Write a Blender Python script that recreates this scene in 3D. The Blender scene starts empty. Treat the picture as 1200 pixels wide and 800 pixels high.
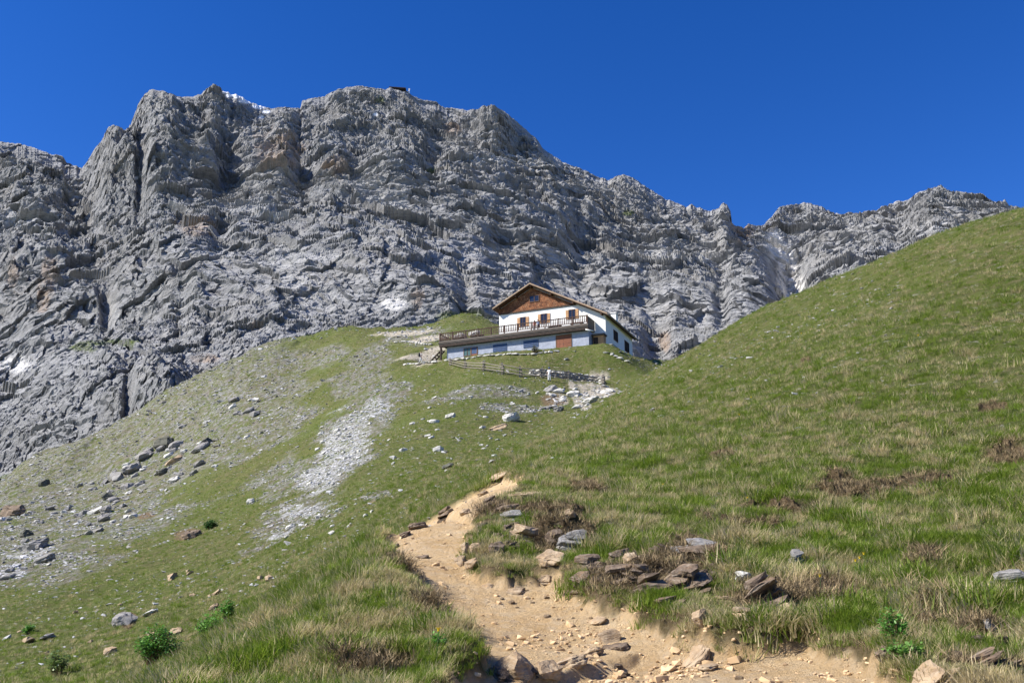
import bpy, bmesh, math, random
import numpy as np
from mathutils import Vector, Matrix, Euler
random.seed(7); RNG = np.random.default_rng(11)
SC = bpy.context.scene; COL = SC.collection
R = math.radians
# ------------------------------------------------------------------ camera (eye at the world origin)
F = 1079.0; PITCH = math.atan(300.0/F); CP, SP = math.cos(PITCH), math.sin(PITCH)
def ray(u, v):
    """pixel of the 1200x800 photograph -> direction with y = 1 (x/y, z/y)"""
    a = (np.asarray(u, float)-600)/F; b = (400-np.asarray(v, float))/F
    y = CP - b*SP; z = SP + b*CP
    return a/y, z/y
def P(u, v, D):
    a, e = ray(u, v); return (float(a*D), float(D), float(e*D))
cam = bpy.data.cameras.new('camera'); cam.lens = 36*F/1200; cam.sensor_width = 36; cam.sensor_fit = 'HORIZONTAL'
cam.clip_start = 0.05; cam.clip_end = 20000
co = bpy.data.objects.new('camera', cam); COL.objects.link(co); co.rotation_euler = (R(90)+PITCH, 0, 0); SC.camera = co
# ------------------------------------------------------------------ noise
_pt = np.random.default_rng(3).permutation(256).astype(np.int32); _pt = np.concatenate([_pt, _pt, _pt])
_g = np.random.default_rng(5).normal(size=(256, 3)).astype(np.float32); _g /= np.linalg.norm(_g, axis=1)[:, None]
def hash3(ix, iy, iz): return _pt[_pt[_pt[ix & 255] + (iy & 255)] + (iz & 255)]
def perlin(p):
    p = np.asarray(p, np.float32); i = np.floor(p).astype(np.int32); f = p - i
    w = f*f*f*(f*(f*6-15)+10); out = np.zeros(len(p), np.float32)
    for dx in (0, 1):
        wx = w[:, 0] if dx else 1-w[:, 0]
        for dy in (0, 1):
            wy = w[:, 1] if dy else 1-w[:, 1]
            for dz in (0, 1):
                wz = w[:, 2] if dz else 1-w[:, 2]
                g = _g[hash3(i[:, 0]+dx, i[:, 1]+dy, i[:, 2]+dz)]
                out += wx*wy*wz*(g[:, 0]*(f[:, 0]-dx)+g[:, 1]*(f[:, 1]-dy)+g[:, 2]*(f[:, 2]-dz))
    return out*1.5
def fbm(p, n=4, gain=.5, lac=2.03):
    p = np.asarray(p, np.float32); a = 1.; s = 0; t = 0
    for k in range(n):
        s = s + a*perlin(p + 17.3*k); t += a; a *= gain; p = p*lac
    return s/t
def ridged(p, n=4, gain=.5, lac=2.07):
    p = np.asarray(p, np.float32); a = 1.; s = 0; t = 0
    for k in range(n):
        s = s + a*(1-2*np.abs(perlin(p+9.1*k))); t += a; a *= gain; p = p*lac
    return s/t
_rv = np.random.default_rng(9).uniform(-1, 1, size=(256, 3)).astype(np.float32)
def facet(p):
    """nearest random cell, returns a plane tilted at random for each cell, and the cell's own random number"""
    p = np.asarray(p, np.float32); i = np.floor(p).astype(np.int32); n = len(p)
    best = np.full(n, 9e9, np.float32); val = np.zeros(n, np.float32); cid = np.zeros(n, np.int32)
    for dx in (-1, 0, 1):
        for dy in (-1, 0, 1):
            for dz in (-1, 0, 1):
                c = i + np.array((dx, dy, dz), np.int32)
                h = hash3(c[:, 0], c[:, 1], c[:, 2]); q = c + .5 + .45*_rv[h]; d = p-q
                dd = (d*d).sum(1); m = dd < best
                best[m] = dd[m]; val[m] = (d[m]*_rv[(h[m]*7+13) & 255]).sum(1) + .5*_rv[(h[m]*3+5) & 255, 0]; cid[m] = h[m]
    return val, cid/255.
def sm(x, a, b):
    t = np.clip((x-a)/(b-a), 0, 1); return t*t*(3-2*t)
def xyz(x, y, z=None):
    return np.stack([x, y, np.zeros_like(x) if z is None else z], 1)
# ------------------------------------------------------------------ object helpers
def link(o): COL.objects.link(o); return o
def tag(o, label=None, cat=None, group=None, kind=None):
    for k, v in (('label', label), ('category', cat), ('group', group), ('kind', kind)):
        if v is not None: o[k] = v
    return o
def npmesh(name, V, Fq, mats=(), smooth=True, attrs=None, fm=None):
    me = bpy.data.meshes.new(name); V = np.asarray(V, np.float32); Fq = np.asarray(Fq, np.int32); k = Fq.shape[1]
    me.vertices.add(len(V)); me.vertices.foreach_set('co', V.ravel())
    me.loops.add(Fq.size); me.loops.foreach_set('vertex_index', Fq.ravel())
    me.polygons.add(len(Fq)); me.polygons.foreach_set('loop_start', np.arange(0, Fq.size, k, dtype=np.int32))
    me.polygons.foreach_set('loop_total', np.full(len(Fq), k, np.int32))
    me.polygons.foreach_set('use_smooth', np.full(len(Fq), smooth, bool))
    if fm is not None: me.polygons.foreach_set('material_index', np.asarray(fm, np.int32))
    me.update(calc_edges=True)
    for m in mats: me.materials.append(m)
    for n_, a in (attrs or {}).items():
        at = me.attributes.new(n_, 'FLOAT', 'POINT'); at.data.foreach_set('value', np.asarray(a, np.float32))
    return me
def empty(name, loc=(0, 0, 0), rz=0):
    o = bpy.data.objects.new(name, None); o.location = loc; o.rotation_euler = (0, 0, rz); o.empty_display_size = .3; return link(o)
def obj(name, me, parent=None, loc=None):
    o = bpy.data.objects.new(name, me); link(o)
    if parent is not None: o.parent = parent
    if loc is not None: o.location = loc
    return o
def bmobj(name, bm, mat, parent=None, smooth=False, loc=None):
    bmesh.ops.recalc_face_normals(bm, faces=bm.faces)
    me = bpy.data.meshes.new(name); bm.to_mesh(me); bm.free()
    me.materials.append(mat)
    if smooth:
        for p in me.polygons: p.use_smooth = True
    return obj(name, me, parent, loc)
def box(bm, x0, x1, y0, y1, z0, z1, bev=0):
    M = Matrix.Translation(((x0+x1)/2, (y0+y1)/2, (z0+z1)/2)) @ Matrix.Diagonal((x1-x0, y1-y0, z1-z0, 1))
    r = bmesh.ops.create_cube(bm, size=1, matrix=M)
    if bev:
        es = list({e for v in r['verts'] for e in v.link_edges}); bmesh.ops.bevel(bm, geom=es, offset=bev, segments=1, affect='EDGES')
def bar(bm, a, b, w, h, up=(0, 0, 1)):
    a, b = Vector(a), Vector(b); d = b-a; L = d.length; d.normalize()
    s = d.cross(Vector(up)); s = s.normalized() if s.length > 1e-4 else Vector((1, 0, 0)); t = s.cross(d)
    M = Matrix((( s.x, d.x, t.x, 0), (s.y, d.y, t.y, 0), (s.z, d.z, t.z, 0), (0, 0, 0, 1)))
    bmesh.ops.create_cube(bm, size=1, matrix=Matrix.Translation((a+b)/2) @ M @ Matrix.Diagonal((w, L, h, 1)))
def cyl(bm, a, b, r1, r2=None, seg=10):
    a, b = Vector(a), Vector(b); d = b-a
    M = Matrix.Translation((a+b)/2) @ d.to_track_quat('Z', 'Y').to_matrix().to_4x4()
    bmesh.ops.create_cone(bm, cap_ends=True, segments=seg, radius1=r1, radius2=r1 if r2 is None else r2, depth=d.length, matrix=M)
def prism(bm, pts, d):
    """polygon pts (3d) extruded by vector d"""
    d = Vector(d); A = [bm.verts.new(Vector(p)) for p in pts]; B = [bm.verts.new(Vector(p)+d) for p in pts]; n = len(A)
    bm.faces.new(A); bm.faces.new(B[::-1])
    for i in range(n): bm.faces.new((A[i], B[i], B[(i+1) % n], A[(i+1) % n]))
# ------------------------------------------------------------------ materials
class NT:
    def __init__(s, name):
        s.m = bpy.data.materials.new(name); s.m.use_nodes = True; s.t = s.m.node_tree; s.t.nodes.clear()
        s.out = s.n('ShaderNodeOutputMaterial')
    def n(s, k, **kw):
        x = s.t.nodes.new(k)
        for a, b in kw.items(): setattr(x, a, b)
        return x
    def l(s, a, b): s.t.links.new(a, b)
    def set(s, sock, v):
        if hasattr(v, 'links') or isinstance(v, bpy.types.NodeSocket): s.l(v, sock)
        elif isinstance(v, (tuple, list)) and len(v) == 3 and sock.type == 'RGBA': sock.default_value = (*v, 1)
        else: sock.default_value = v
    def noise(s, vec, scale, detail=4, rough=.55, dist=0, out='Fac'):
        x = s.n('ShaderNodeTexNoise'); x.inputs['Scale'].default_value = scale; x.inputs['Detail'].default_value = detail
        x.inputs['Roughness'].default_value = rough; x.inputs['Distortion'].default_value = dist
        if vec is not None: s.l(vec, x.inputs['Vector'])
        return x.outputs[out]
    def math(s, op, a, b=0., c=None, clamp=False):
        x = s.n('ShaderNodeMath', operation=op, use_clamp=clamp); s.set(x.inputs[0], a); s.set(x.inputs[1], b)
        if c is not None: s.set(x.inputs[2], c)
        return x.outputs[0]
    def rng(s, v, a, b, c=0., d=1.):
        x = s.n('ShaderNodeMapRange'); s.set(x.inputs[0], v)
        for i, q in enumerate((a, b, c, d)): s.set(x.inputs[i+1], q)
        return x.outputs[0]
    def mix(s, f, a, b, mode='MIX'):
        x = s.n('ShaderNodeMix', data_type='RGBA', blend_type=mode); s.set(x.inputs[0], f); s.set(x.inputs[6], a); s.set(x.inputs[7], b)
        return x.outputs[2]
    def attr(s, name, typ='GEOMETRY'):
        x = s.n('ShaderNodeAttribute', attribute_name=name, attribute_type=typ); return x.outputs['Fac']
    def pos(s): return s.n('ShaderNodeNewGeometry').outputs['Position']
    def nz(s):
        x = s.n('ShaderNodeSeparateXYZ'); s.l(s.n('ShaderNodeNewGeometry').outputs['Normal'], x.inputs[0]); return x.outputs[2]
    def scale(s, vec, sc, rot=(0, 0, 0)):
        x = s.n('ShaderNodeMapping'); s.l(vec, x.inputs[0]); x.inputs['Scale'].default_value = sc; x.inputs['Rotation'].default_value = rot
        return x.outputs[0]
    def bump(s, h, dist, strength=1., prev=None):
        x = s.n('ShaderNodeBump'); s.set(x.inputs['Height'], h); x.inputs['Distance'].default_value = dist; x.inputs['Strength'].default_value = strength
        if prev is not None: s.l(prev, x.inputs['Normal'])
        return x.outputs[0]
    def bsdf(s, col, rough=.8, nrm=None, spec=.3, metal=0):
        x = s.n('ShaderNodeBsdfPrincipled'); s.set(x.inputs['Base Color'], col); s.set(x.inputs['Roughness'], rough)
        x.inputs['Specular IOR Level'].default_value = spec; x.inputs['Metallic'].default_value = metal
        if nrm is not None: s.l(nrm, x.inputs['Normal'])
        s.l(x.outputs[0], s.out.inputs[0]); return x
def paint(name, col, var=.15, rough=.7, scale=3., bump=.004, spec=.3):
    t = NT(name); o = t.n('ShaderNodeTexCoord').outputs['Object']
    a = t.noise(o, scale, 6, .6); b = t.noise(o, scale*12, 4, .6)
    f = t.math('ADD', t.math('MULTIPLY', a, .6), t.math('MULTIPLY', b, .4))
    d = tuple(c*(1-var*1.6) for c in col); l_ = tuple(min(1, c*(1+var*1.2)) for c in col)
    t.bsdf(t.mix(t.rng(f, .35, .65), d, l_), rough, t.bump(b, bump), spec); return t.m
def woodmat(name, col, sc=(14, 14, 1.2), var=.45, rough=.75):
    t = NT(name); o = t.n('ShaderNodeTexCoord').outputs['Object']
    a = t.noise(t.scale(o, sc), 1.4, 6, .65, .6); b = t.noise(o, .8, 3)
    d = tuple(c*(1-var) for c in col); l_ = tuple(min(1, c*(1+var)) for c in col)
    t.bsdf(t.mix(t.rng(t.math('ADD', a, t.math('MULTIPLY', b, .5)), .5, 1.), d, l_), rough, t.bump(a, .004)); return t.m
# ------------------------------------------------------------------ terrain height from surveyed points (pixel, depth)
CPT = [ # near trail and its sides
(650,800,6),(500,800,6.2),(800,800,5.9),(1000,800,5.6),(1200,800,5.4),(650,740,8),(800,740,7.7),(560,700,9.4),(700,690,9.6),(520,640,12),(600,650,11.4),
(480,610,14),(560,590,15.3),(590,563,17.6),(700,620,12.6),(800,660,10.4),(900,700,8.8),(1000,740,7.3),(1200,700,8.6),(1200,600,12.6),(1100,640,10.8),
(950,620,12.6),(830,600,14),(700,570,18.5),(760,540,21),(900,540,18.6),(1050,560,16.2),(1200,500,19),
(1200,400,27),(1200,300,37),(1200,252,43),(1050,400,30),(1050,320,43),(1054,303,47),(900,460,30),(900,390,46),(883,376,52),(800,480,34),(800,420,60),(775,430,68),(700,500,36),
(640,545,23),(740,460,52),(992,330,50),(945,352,50),
(450,700,8.6),(400,740,7.6),(300,800,6.4),(440,650,11),(470,640,12.2),(390,676,12.2),(300,727,11.6),(225,788,10.5),
# hidden dip behind the near bank
(430,664,19),(330,712,19),(230,770,17),
# middle slope
(180,800,27),(0,800,34),(300,716,34),(200,720,42),(100,740,44),(0,690,66),(0,630,105),(100,620,100),(200,620,82),(300,650,50),(400,640,38),(300,580,88),(200,540,135),(100,570,140),
(430,600,44),(500,580,38),(500,540,60),(400,540,82),(560,540,52),(600,530,60),(560,490,84),(640,505,72),(690,475,96),(600,460,104),(500,460,112),(400,470,125),(300,480,140),
(450,430,138),(350,430,160),(640,446,111),(560,434,117),(720,452,112),(760,440,118),
# hut terrace (level at z = 33.2) is pressed in below
(640,416,123),(540,427,129),(500,424,134),
# upper edge against the cliffs
(0,573,190),(40,540,195),(111,516,196),(162,486,198),(216,452,200),(270,428,202),(320,405,203),(400,391,200),(450,386,190),(490,386,186),
(545,368,176),(520,376,178),(590,386,172),(760,425,150),(820,430,150),
]
XTRA = [ # seen by nobody: behind the eye, behind ridges, far away
(0,0,-1.65),(0,-6,-2.9),(-5,-1,-2.4),(5,0,-.8),(0,-30,-9),(-30,0,-9),(30,0,8),(-30,-40,-20),(40,-30,2),(60,30,24),(-60,20,-9),(-70,60,-7),(0,-200,-60),(-200,0,-60),(200,0,50),(-200,-200,-110),(200,-200,0),
(0,-1500,-400),(1500,0,300),(-1500,0,-350),(1300,-1300,0),(-1300,-1300,-500),
(60,70,26),(45,110,22),(70,160,28),(-180,240,-10),(-120,260,8),(-60,260,35),(0,260,48),(40,240,40),(100,240,30),(-300,400,-60),(0,500,10),(300,400,20),(0,1500,-100),(1000,1000,0),(-1000,1000,-200),
]
cx = [P(*c) for c in CPT] + XTRA
cx = np.array(cx, float)
def qmap(x, y):
    r = np.sqrt(x*x+y*y)+1e-6; s = np.log1p(r/6)/r; return np.stack([x*s, y*s], 1)
def _k(d2): return np.where(d2 > 1e-12, .5*d2*np.log(d2+1e-12), 0)
Q = qmap(cx[:, 0], cx[:, 1]); W = cx[:, 2]/(np.hypot(cx[:, 0], cx[:, 1])+6); nQ = len(Q)
K = _k(((Q[:, None]-Q[None])**2).sum(2)) + np.eye(nQ)*2e-4
A = np.zeros((nQ+3, nQ+3)); A[:nQ, :nQ] = K; A[:nQ, nQ] = 1; A[:nQ, nQ+1:] = Q; A[nQ, :nQ] = 1; A[nQ+1:, :nQ] = Q.T
SOL = np.linalg.solve(A, np.concatenate([W, [0, 0, 0]]))
# hut frame: corner, facade direction (to the left, away), depth direction (away to the right)
HC = np.array([13.25, 125.0]); HU = np.array([-.9135, .4067]); HV = np.array([.4067, .9135]); HZ = 33.2
def hut_uv(x, y):
    dx, dy = x-HC[0], y-HC[1]; return dx*HU[0]+dy*HU[1], dx*HV[0]+dy*HV[1]
def z_base(x, y):
    x = np.atleast_1d(np.asarray(x, float)); y = np.atleast_1d(np.asarray(y, float)); out = np.empty(len(x))
    for s in range(0, len(x), 60000):
        q = qmap(x[s:s+60000], y[s:s+60000])
        k = _k(((q[:, None]-Q[None])**2).sum(2))
        out[s:s+60000] = k@SOL[:nQ] + SOL[nQ] + q@SOL[nQ+1:]
    z = out*(np.hypot(x, y)+6)
    t, s_ = hut_uv(x, y)
    m = (1-sm(np.maximum(np.maximum(-1-t, t-27), 0), 0, 8))*(1-sm(np.maximum(np.maximum(-4.6-s_, s_-17), 0), 0, 5.5))
    m = np.where((t > 17) & (s_ > 3), m*(1-sm(t-17, 0, 6)*sm(s_-3, 0, 5)), m)
    return z*(1-m)+(HZ-.05+np.maximum(s_-2, 0)*.12)*m
def hit(u, v, d0=3., d1=260., n=500, zf=None, first=True):
    """where the line of sight of a pixel first meets the ground"""
    a, e = ray(u, v); D = np.exp(np.linspace(math.log(d0), math.log(d1), n)); zz = (zf or z_base)(a*D, D); below = zz > e*D
    i = int(np.argmax(below)) if below.any() else n-1
    if i > 0:
        D = np.linspace(D[i-1], D[i], 24); zz = (zf or z_base)(a*D, D); b = zz > e*D; i = int(np.argmax(b)) if b.any() else 23
    return float(a*D[i]), float(D[i]), float(zz[i])
# --- trail outline (photo outline -> points on the ground)
TR = [(540,812),(568,775),(548,745),(526,722),(498,696),(486,674),(470,658),(454,642),(448,622),(462,606),(472,598),(495,586),(525,573),(555,563),(588,559),(612,563),(600,577),(572,590),(556,604),
      (548,628),(538,648),(552,668),(590,680),(640,672),(668,690),(705,708),(745,722),(800,746),(860,750),(935,748),(985,762),(1040,790),(1060,815)]
TRW = np.array([hit(u, v)[:2] for u, v in TR]+[(3.2, 3), (2.2, -2), (-.8, -3), (-.9, 2.5)])
def sdist(x, y, poly, far=9):
    """signed distance to a polygon, negative inside"""
    n = len(poly); best = np.full(len(x), 1e9); ins = np.zeros(len(x), bool)
    for i in range(n):
        ax, ay = poly[i]; bx, by = poly[(i+1) % n]; dx, dy = bx-ax, by-ay
        t = np.clip(((x-ax)*dx+(y-ay)*dy)/(dx*dx+dy*dy+1e-12), 0, 1)
        best = np.minimum(best, (x-ax-t*dx)**2+(y-ay-t*dy)**2)
        c = ((ay > y) != (by > y)) & (x < (bx-ax)*(y-ay)/(by-ay+1e-12)+ax); ins ^= c
    d = np.sqrt(best); return np.where(ins, -d, d)
def trail_d(x, y):
    d = np.full(len(x), 9.); m = (y > -4) & (y < 26) & (np.abs(x) < 14)
    if m.any():
        w = fbm(xyz(x[m]*1.6, y[m]*1.6), 4)*.22-.05 + .05*perlin(xyz(x[m]*9, y[m]*9))
        d[m] = sdist(x[m], y[m], TRW)+w*np.clip(.5+y[m]/14, .5, 1.1)
    return d
# --- patches: ellipses given in the photo, turned into ellipses on the ground
def patch(u, v, du, dv, d0=3.):
    c = np.array(hit(u, v, d0)[:2]); a = np.array(hit(u+du, v, d0)[:2])-c
    b = np.array(hit(u, v-dv, d0)[:2])-c; b2 = c-np.array(hit(u, v+dv, d0)[:2])
    if np.linalg.norm(b2) < np.linalg.norm(b): b = b2
    a = a-b*(a@b)/(b@b)*.5
    return c, np.linalg.inv(np.stack([a, b], 1))
def pmask(x, y, pl, warp=.35, ws=.25):
    o = np.zeros(len(x)); bb = []
    for c, M in pl:
        I = np.linalg.inv(M); e = np.sqrt((I**2).sum(1))*(1.15+warp*1.6); bb.append(((x > c[0]-e[0]) & (x < c[0]+e[0]) & (y > c[1]-e[1]) & (y < c[1]+e[1])).nonzero()[0])
    al = np.unique(np.concatenate(bb)); n1 = np.zeros(len(x)); n1[al] = fbm(xyz(x[al]*ws, y[al]*ws), 5, .6)
    for (c, M), i in zip(pl, bb):
        q = np.stack([x[i]-c[0], y[i]-c[1]], 1)@M.T; d = np.sqrt((q**2).sum(1))
        o[i] = np.maximum(o[i], 1-sm(d+n1[i]*warp*2, .75, 1.15))
    return o
BROWN = [patch(*p) for p in [(655,632,42,20),(895,712,48,20),(762,682,66,24),(1010,577,55,12),(1085,568,45,10),(1180,535,30,16),(920,600,70,6),(880,618,60,5),(690,575,28,7),(845,535,16,6),
    (1090,722,16,18),(1150,745,28,20),(590,600,40,9),(1140,790,50,14),(815,655,38,20),(960,700,40,16),(1085,660,14,14),(500,720,10,12),(640,602,55,7),(980,560,20,8),(1165,480,20,6),(945,425,8,4),
    (440,790,50,14),(480,663,20,14),(1050,700,20,6),(220,628,18,9),(172,607,10,5),(148,727,14,12),(650,470,16,10)]]
BARE = [patch(*p) for p in [(700,462,24,14),(680,478,26,10),(655,470,14,10),(660,440,45,5),(485,418,26,4),(500,426,20,3),(505,397,22,4),(512,410,14,6),(470,393,40,2.5),(700,441,15,8),]]
SCREE = [patch(*p) for p in [(30,592,50,14),(75,572,50,16),(130,543,50,18),(180,513,50,18),(230,480,50,18),(290,452,50,16),(350,425,40,12),(150,530,90,40),(220,490,70,34),(90,580,110,44),(40,640,90,50),(280,450,70,26),(340,425,50,16),(130,610,110,30),(300,500,60,26),(430,420,30,16),(340,560,60,30),(560,460,60,8),(600,480,50,8),(420,450,40,20),(400,525,40,38),(375,565,45,22),(425,490,36,30),(455,465,30,20),(350,600,55,14),(340,620,60,10),(300,640,30,6),(300,455,75,28),(230,500,70,28),(150,560,95,34),(60,610,95,34),(20,660,60,28),(380,420,45,12),
    (120,590,90,20),(250,540,50,14),(490,395,40,10),(330,490,50,12),(440,590,24,5)]]
WHITE = [patch(*p) for p in [(402,525,34,32),(378,560,38,18),(440,480,16,10),(418,500,14,16),(350,600,34,6),(338,624,24,4),(35,650,26,8),(10,672,20,8)]]
def z_ground(x, y, masks=None, fine=True):
    x = np.atleast_1d(np.asarray(x, float)); y = np.atleast_1d(np.asarray(y, float)); r = np.hypot(x, y); z = z_base(x, y)
    t, s_ = hut_uv(x, y); hut = (1-sm(np.maximum(np.maximum(-2-t, t-26), 0), 0, 4))*(1-sm(np.maximum(np.maximum(-4.8-s_, s_-16), 0), 0, 3))
    far = sm(r, 10, 60); q = 1-hut*.97
    z = z + q*(far*.9*fbm(xyz(x/16, y/16), 4)+far*.35*ridged(xyz(x/5, y/7), 3)*.5 + sm(r, 150, 185)*.9*fbm(xyz(x/4, y/9), 4, .6)*1.4)
    td = trail_d(x, y)
    m = td < 6
    off = 1-sm(-td, -.09, .09)                              # 1 on turf, 0 on the trodden trail
    hum = fbm(xyz(x*1.15, y*1.15), 3)*.16 + .05*fbm(xyz(x*4, y*4), 2)
    z = z + q*off*(hum*(1-far*.3)+.03)
    z = z - (1-off)*.15
    z = z + (1-off)*(.05*fbm(xyz(x*1.3, y*1.3), 4)+.014*fbm(xyz(x*9, y*9), 3))
    z = z + .05*np.exp(-((td-.15)/.25)**2)*(r < 30)   # rounded lip
    # two trodden steps across the trail
    for (ua, va, ub, vb, hgt, run) in STEPS:
        A_, B_ = (ua, va), (ub, vb); dx, dy = B_[0]-A_[0], B_[1]-A_[1]; L = math.hypot(dx, dy); nx, ny = dy/L, -dx/L
        if ny > 0: nx, ny = -nx, -ny
        k = ((x-A_[0])*dx+(y-A_[1])*dy)/L; d = (x-A_[0])*nx+(y-A_[1])*ny + .12*perlin(xyz(x*2.5, y*2.5))
        w = sm(k, -.3, .1)*(1-sm(k, L-.1, L+.3))
        z = z - w*hgt*.6*sm(d, 0, .10)*(1-sm(d, .3, run))
    if masks is None: br = pmask(x, y, BROWN)*(r < 60)
    else: br = masks
    tr = fbm(xyz(x*2.2, y*2.2), 3)
    z = z + br*(r < 60)*(-.20+.15*sm(tr, -.02, .04)+.10*sm(fbm(xyz(x*4.5, y*4.5), 3), 0, .05)+.05*ridged(xyz(x*6, y*6), 3))
    return z
STEPS = []
def W2(u, v): return hit(u, v)[:2]
STEPS = [(*W2(478, 603), *W2(550, 598), .16, 1.8), (*W2(590, 778), *W2(735, 742), .15, 1.0)]
def hitg(u, v, d0=3., d1=260.):
    x, y, z = hit(u, v, d0, d1); a, e = ray(u, v); D = np.linspace(max(d0*.8, y*.72), y*1.3, 160); zz = z_ground(a*D, D); b = zz > e*D
    i = int(np.argmax(b)) if b.any() else 80
    return float(a*D[i]), float(D[i]), float(zz[i])
def scree_at(x, y):
    r = np.hypot(x, y); a = -x/np.maximum(y, 1.)+.05*fbm(xyz(x/20, y/20), 3)
    rim = sm(r+14*fbm(xyz(x/14, y/14), 3), 118, 140)*sm(a, .22, .27)*(y > 0)*(r < 320)
    return np.maximum(pmask(x, y, SCREE, .5, .12), rim*.95)
def build_ground(mat):
    a_in = np.linspace(-33, 33, 1000); a_out = np.concatenate([np.linspace(33.3, 60, 60), np.linspace(61, 299, 140), np.linspace(300, 326.7, 60)])
    az = np.radians(np.concatenate([a_in, a_out])); na = len(az)
    r = np.concatenate([[.02], np.exp(np.linspace(math.log(.5), math.log(3.5), 40)), np.exp(np.linspace(math.log(3.5), math.log(24), 560))[1:], np.exp(np.linspace(math.log(24), math.log(230), 520))[1:], np.exp(np.linspace(math.log(230), math.log(2600), 56))[1:]])
    nr = len(r); RR, AA = np.meshgrid(r, az, indexing='ij'); x = (RR*np.sin(AA)).ravel(); y = (RR*np.cos(AA)).ravel()
    br = pmask(x, y, BROWN)
    z = z_ground(x, y, br*(np.hypot(x, y) < 60))
    i = np.arange(nr-1)[:, None]*na; j = np.arange(na)[None]; jn = (j+1) % na
    Fq = np.stack([i+j, i+jn, i+na+jn, i+na+j], 2).reshape(-1, 4)[:, ::-1]
    td = trail_d(x, y); r2 = np.hypot(x, y)
    me = npmesh('ground', np.stack([x, y, z], 1), Fq, [mat], True, dict(path=1-sm(td+.10*fbm(xyz(x*5, y*5), 3), -.04, .03), brown=np.maximum(br, np.exp(-((td-.10)/.16)**2)*.95*(r2 < 26)), bare=pmask(x, y, BARE), scree=scree_at(x, y), white=pmask(x, y, WHITE, .6, .3)))
    return tag(obj('ground', me), kind='structure')
def ground_mat():
    t = NT('turf and soil'); p = t.pos()
    n0 = t.noise(p, .07, 4); n1 = t.noise(p, .55, 5, .6); n2 = t.noise(p, 4., 6, .7); n3 = t.noise(p, 26, 4, .7); nm = t.noise(t.scale(p, (1, 1.6, 1.6)), 1.6, 6, .72)
    g = t.mix(t.rng(n1, .36, .66), (.052, .080, .013), (.105, .132, .026))
    g = t.mix(t.rng(nm, .40, .66), g, (.160, .135, .070))
    g = t.mix(t.rng(n2, .52, .75, 0, .85), g, (.045, .060, .018))
    g = t.mix(t.rng(t.noise(p, 2.6, 6, .75), .60, .70, 0, .7), g, (.24, .20, .12))
    g = t.mix(t.rng(n0, .42, .62, 0, .55), g, (.090, .120, .026))
    soil = t.mix(t.rng(n2, .35, .65), (.040, .027, .015), (.21, .145, .08)); soil = t.mix(t.rng(n3, .45, .65, 0, .7), soil, (.28, .22, .14))
    tr1 = t.mix(t.rng(t.noise(p, 1.3, 5, .6), .35, .7), (.62, .42, .215), (.80, .59, .345)); tr1 = t.mix(t.rng(t.noise(p, 7, 5, .7), .46, .72, 0, .8), tr1, (.76, .61, .42)); tr1 = t.mix(t.rng(n3, .54, .68, 0, .55), tr1, (.40, .27, .155))
    fl = t.noise(t.scale(p, (.9, .35, .9), (0, 0, R(-28))), 1.3, 8, .8)
    sc = t.mix(t.rng(t.noise(p, 1.6, 7, .8), .40, .60), (.060, .062, .045), (.34, .335, .32)); sc = t.mix(t.rng(t.noise(p, .35, 6, .7), .42, .62, 0, .8), sc, (.15, .125, .09))
    c = t.mix(t.math('MULTIPLY', t.attr('scree'), t.rng(fl, .44, .54)), g, sc)
    c = t.mix(t.rng(t.noise(p, 1.9, 7, .8), .585, .63, 0, .75), c, (.34, .32, .27))
    c = t.mix(t.math('MULTIPLY', t.attr('white'), t.rng(t.noise(p, 1.6, 7, .8), .46, .56, 0, .8), clamp=True), c, (.44, .44, .45))
    c = t.mix(t.math('MULTIPLY', t.attr('bare'), t.rng(t.noise(p, .9, 5, .7), .34, .5)), c, t.mix(t.rng(n2, .4, .6), (.30, .26, .20), (.52, .47, .39)))
    c = t.mix(t.math('MULTIPLY', t.attr('brown'), t.rng(n2, .25, .5)), c, soil)
    c = t.mix(t.attr('path'), c, tr1)
    h = t.math('ADD', t.math('MULTIPLY', t.noise(p, 3, 8, .75), 1.), t.math('MULTIPLY', t.noise(p, 22, 6, .85), .45))
    b = t.bump(h, .22, .9)
    t.bsdf(c, .95, b, .1); return t.m
# ------------------------------------------------------------------ the mountain wall
SKY = [(-900,300),(-600,230),(-300,190),(-100,172),(0,166),(14,167),(30,170),(52,178),(62,181),(74,183),(78,190),(96,197),(100,192),(108,180),(116,166),(124,150),(130,147),(136,152),(144,153),(150,150),(156,138),(162,122),(168,112),(176,106),(190,106),(200,109),(208,113),(222,114),
 (236,110),(241,104),(248,99),(256,101),(260,107),(280,112),(298,122),(312,127),(330,126),(352,127),(354,118),(368,114),(380,113),(392,106),(405,103),(420,101),(436,103),(452,104),(458,103),(476,107),(484,112),(498,117),(510,119),(520,126),(530,126),(545,129),(560,128),(566,124),(580,125),(592,132),(606,143),(618,154),(630,164),
 (636,173),(645,181),(660,190),(680,197),(692,203),(702,208),(714,211),(721,207),(730,205),(742,208),(752,216),(765,224),(778,232),(792,238),(804,242),(810,239),(816,243),(832,247),(843,243),(848,237),(852,240),(856,248),(858,262),(866,265),(872,268),(878,262),(886,265),(896,262),(904,254),(914,242),(930,239),(950,238),(962,242),(975,249),(995,251),(1010,250),
 (1030,247),(1040,240),(1050,236),(1064,235),(1074,226),(1090,222),(1103,216),(1110,222),(1130,225),(1150,227),(1160,233),(1166,236),(1172,236),(1178,233),(1183,241),(1200,244),(1300,262),(1500,300),(1900,380)]
EDGE = [(-900,900),(0,600),(40,565),(111,540),(162,512),(216,478),(270,455),(320,432),(400,418),(480,412),(560,410),(760,460),(800,440),(900,395),(1000,345),(1200,262),(1900,480)]
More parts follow.
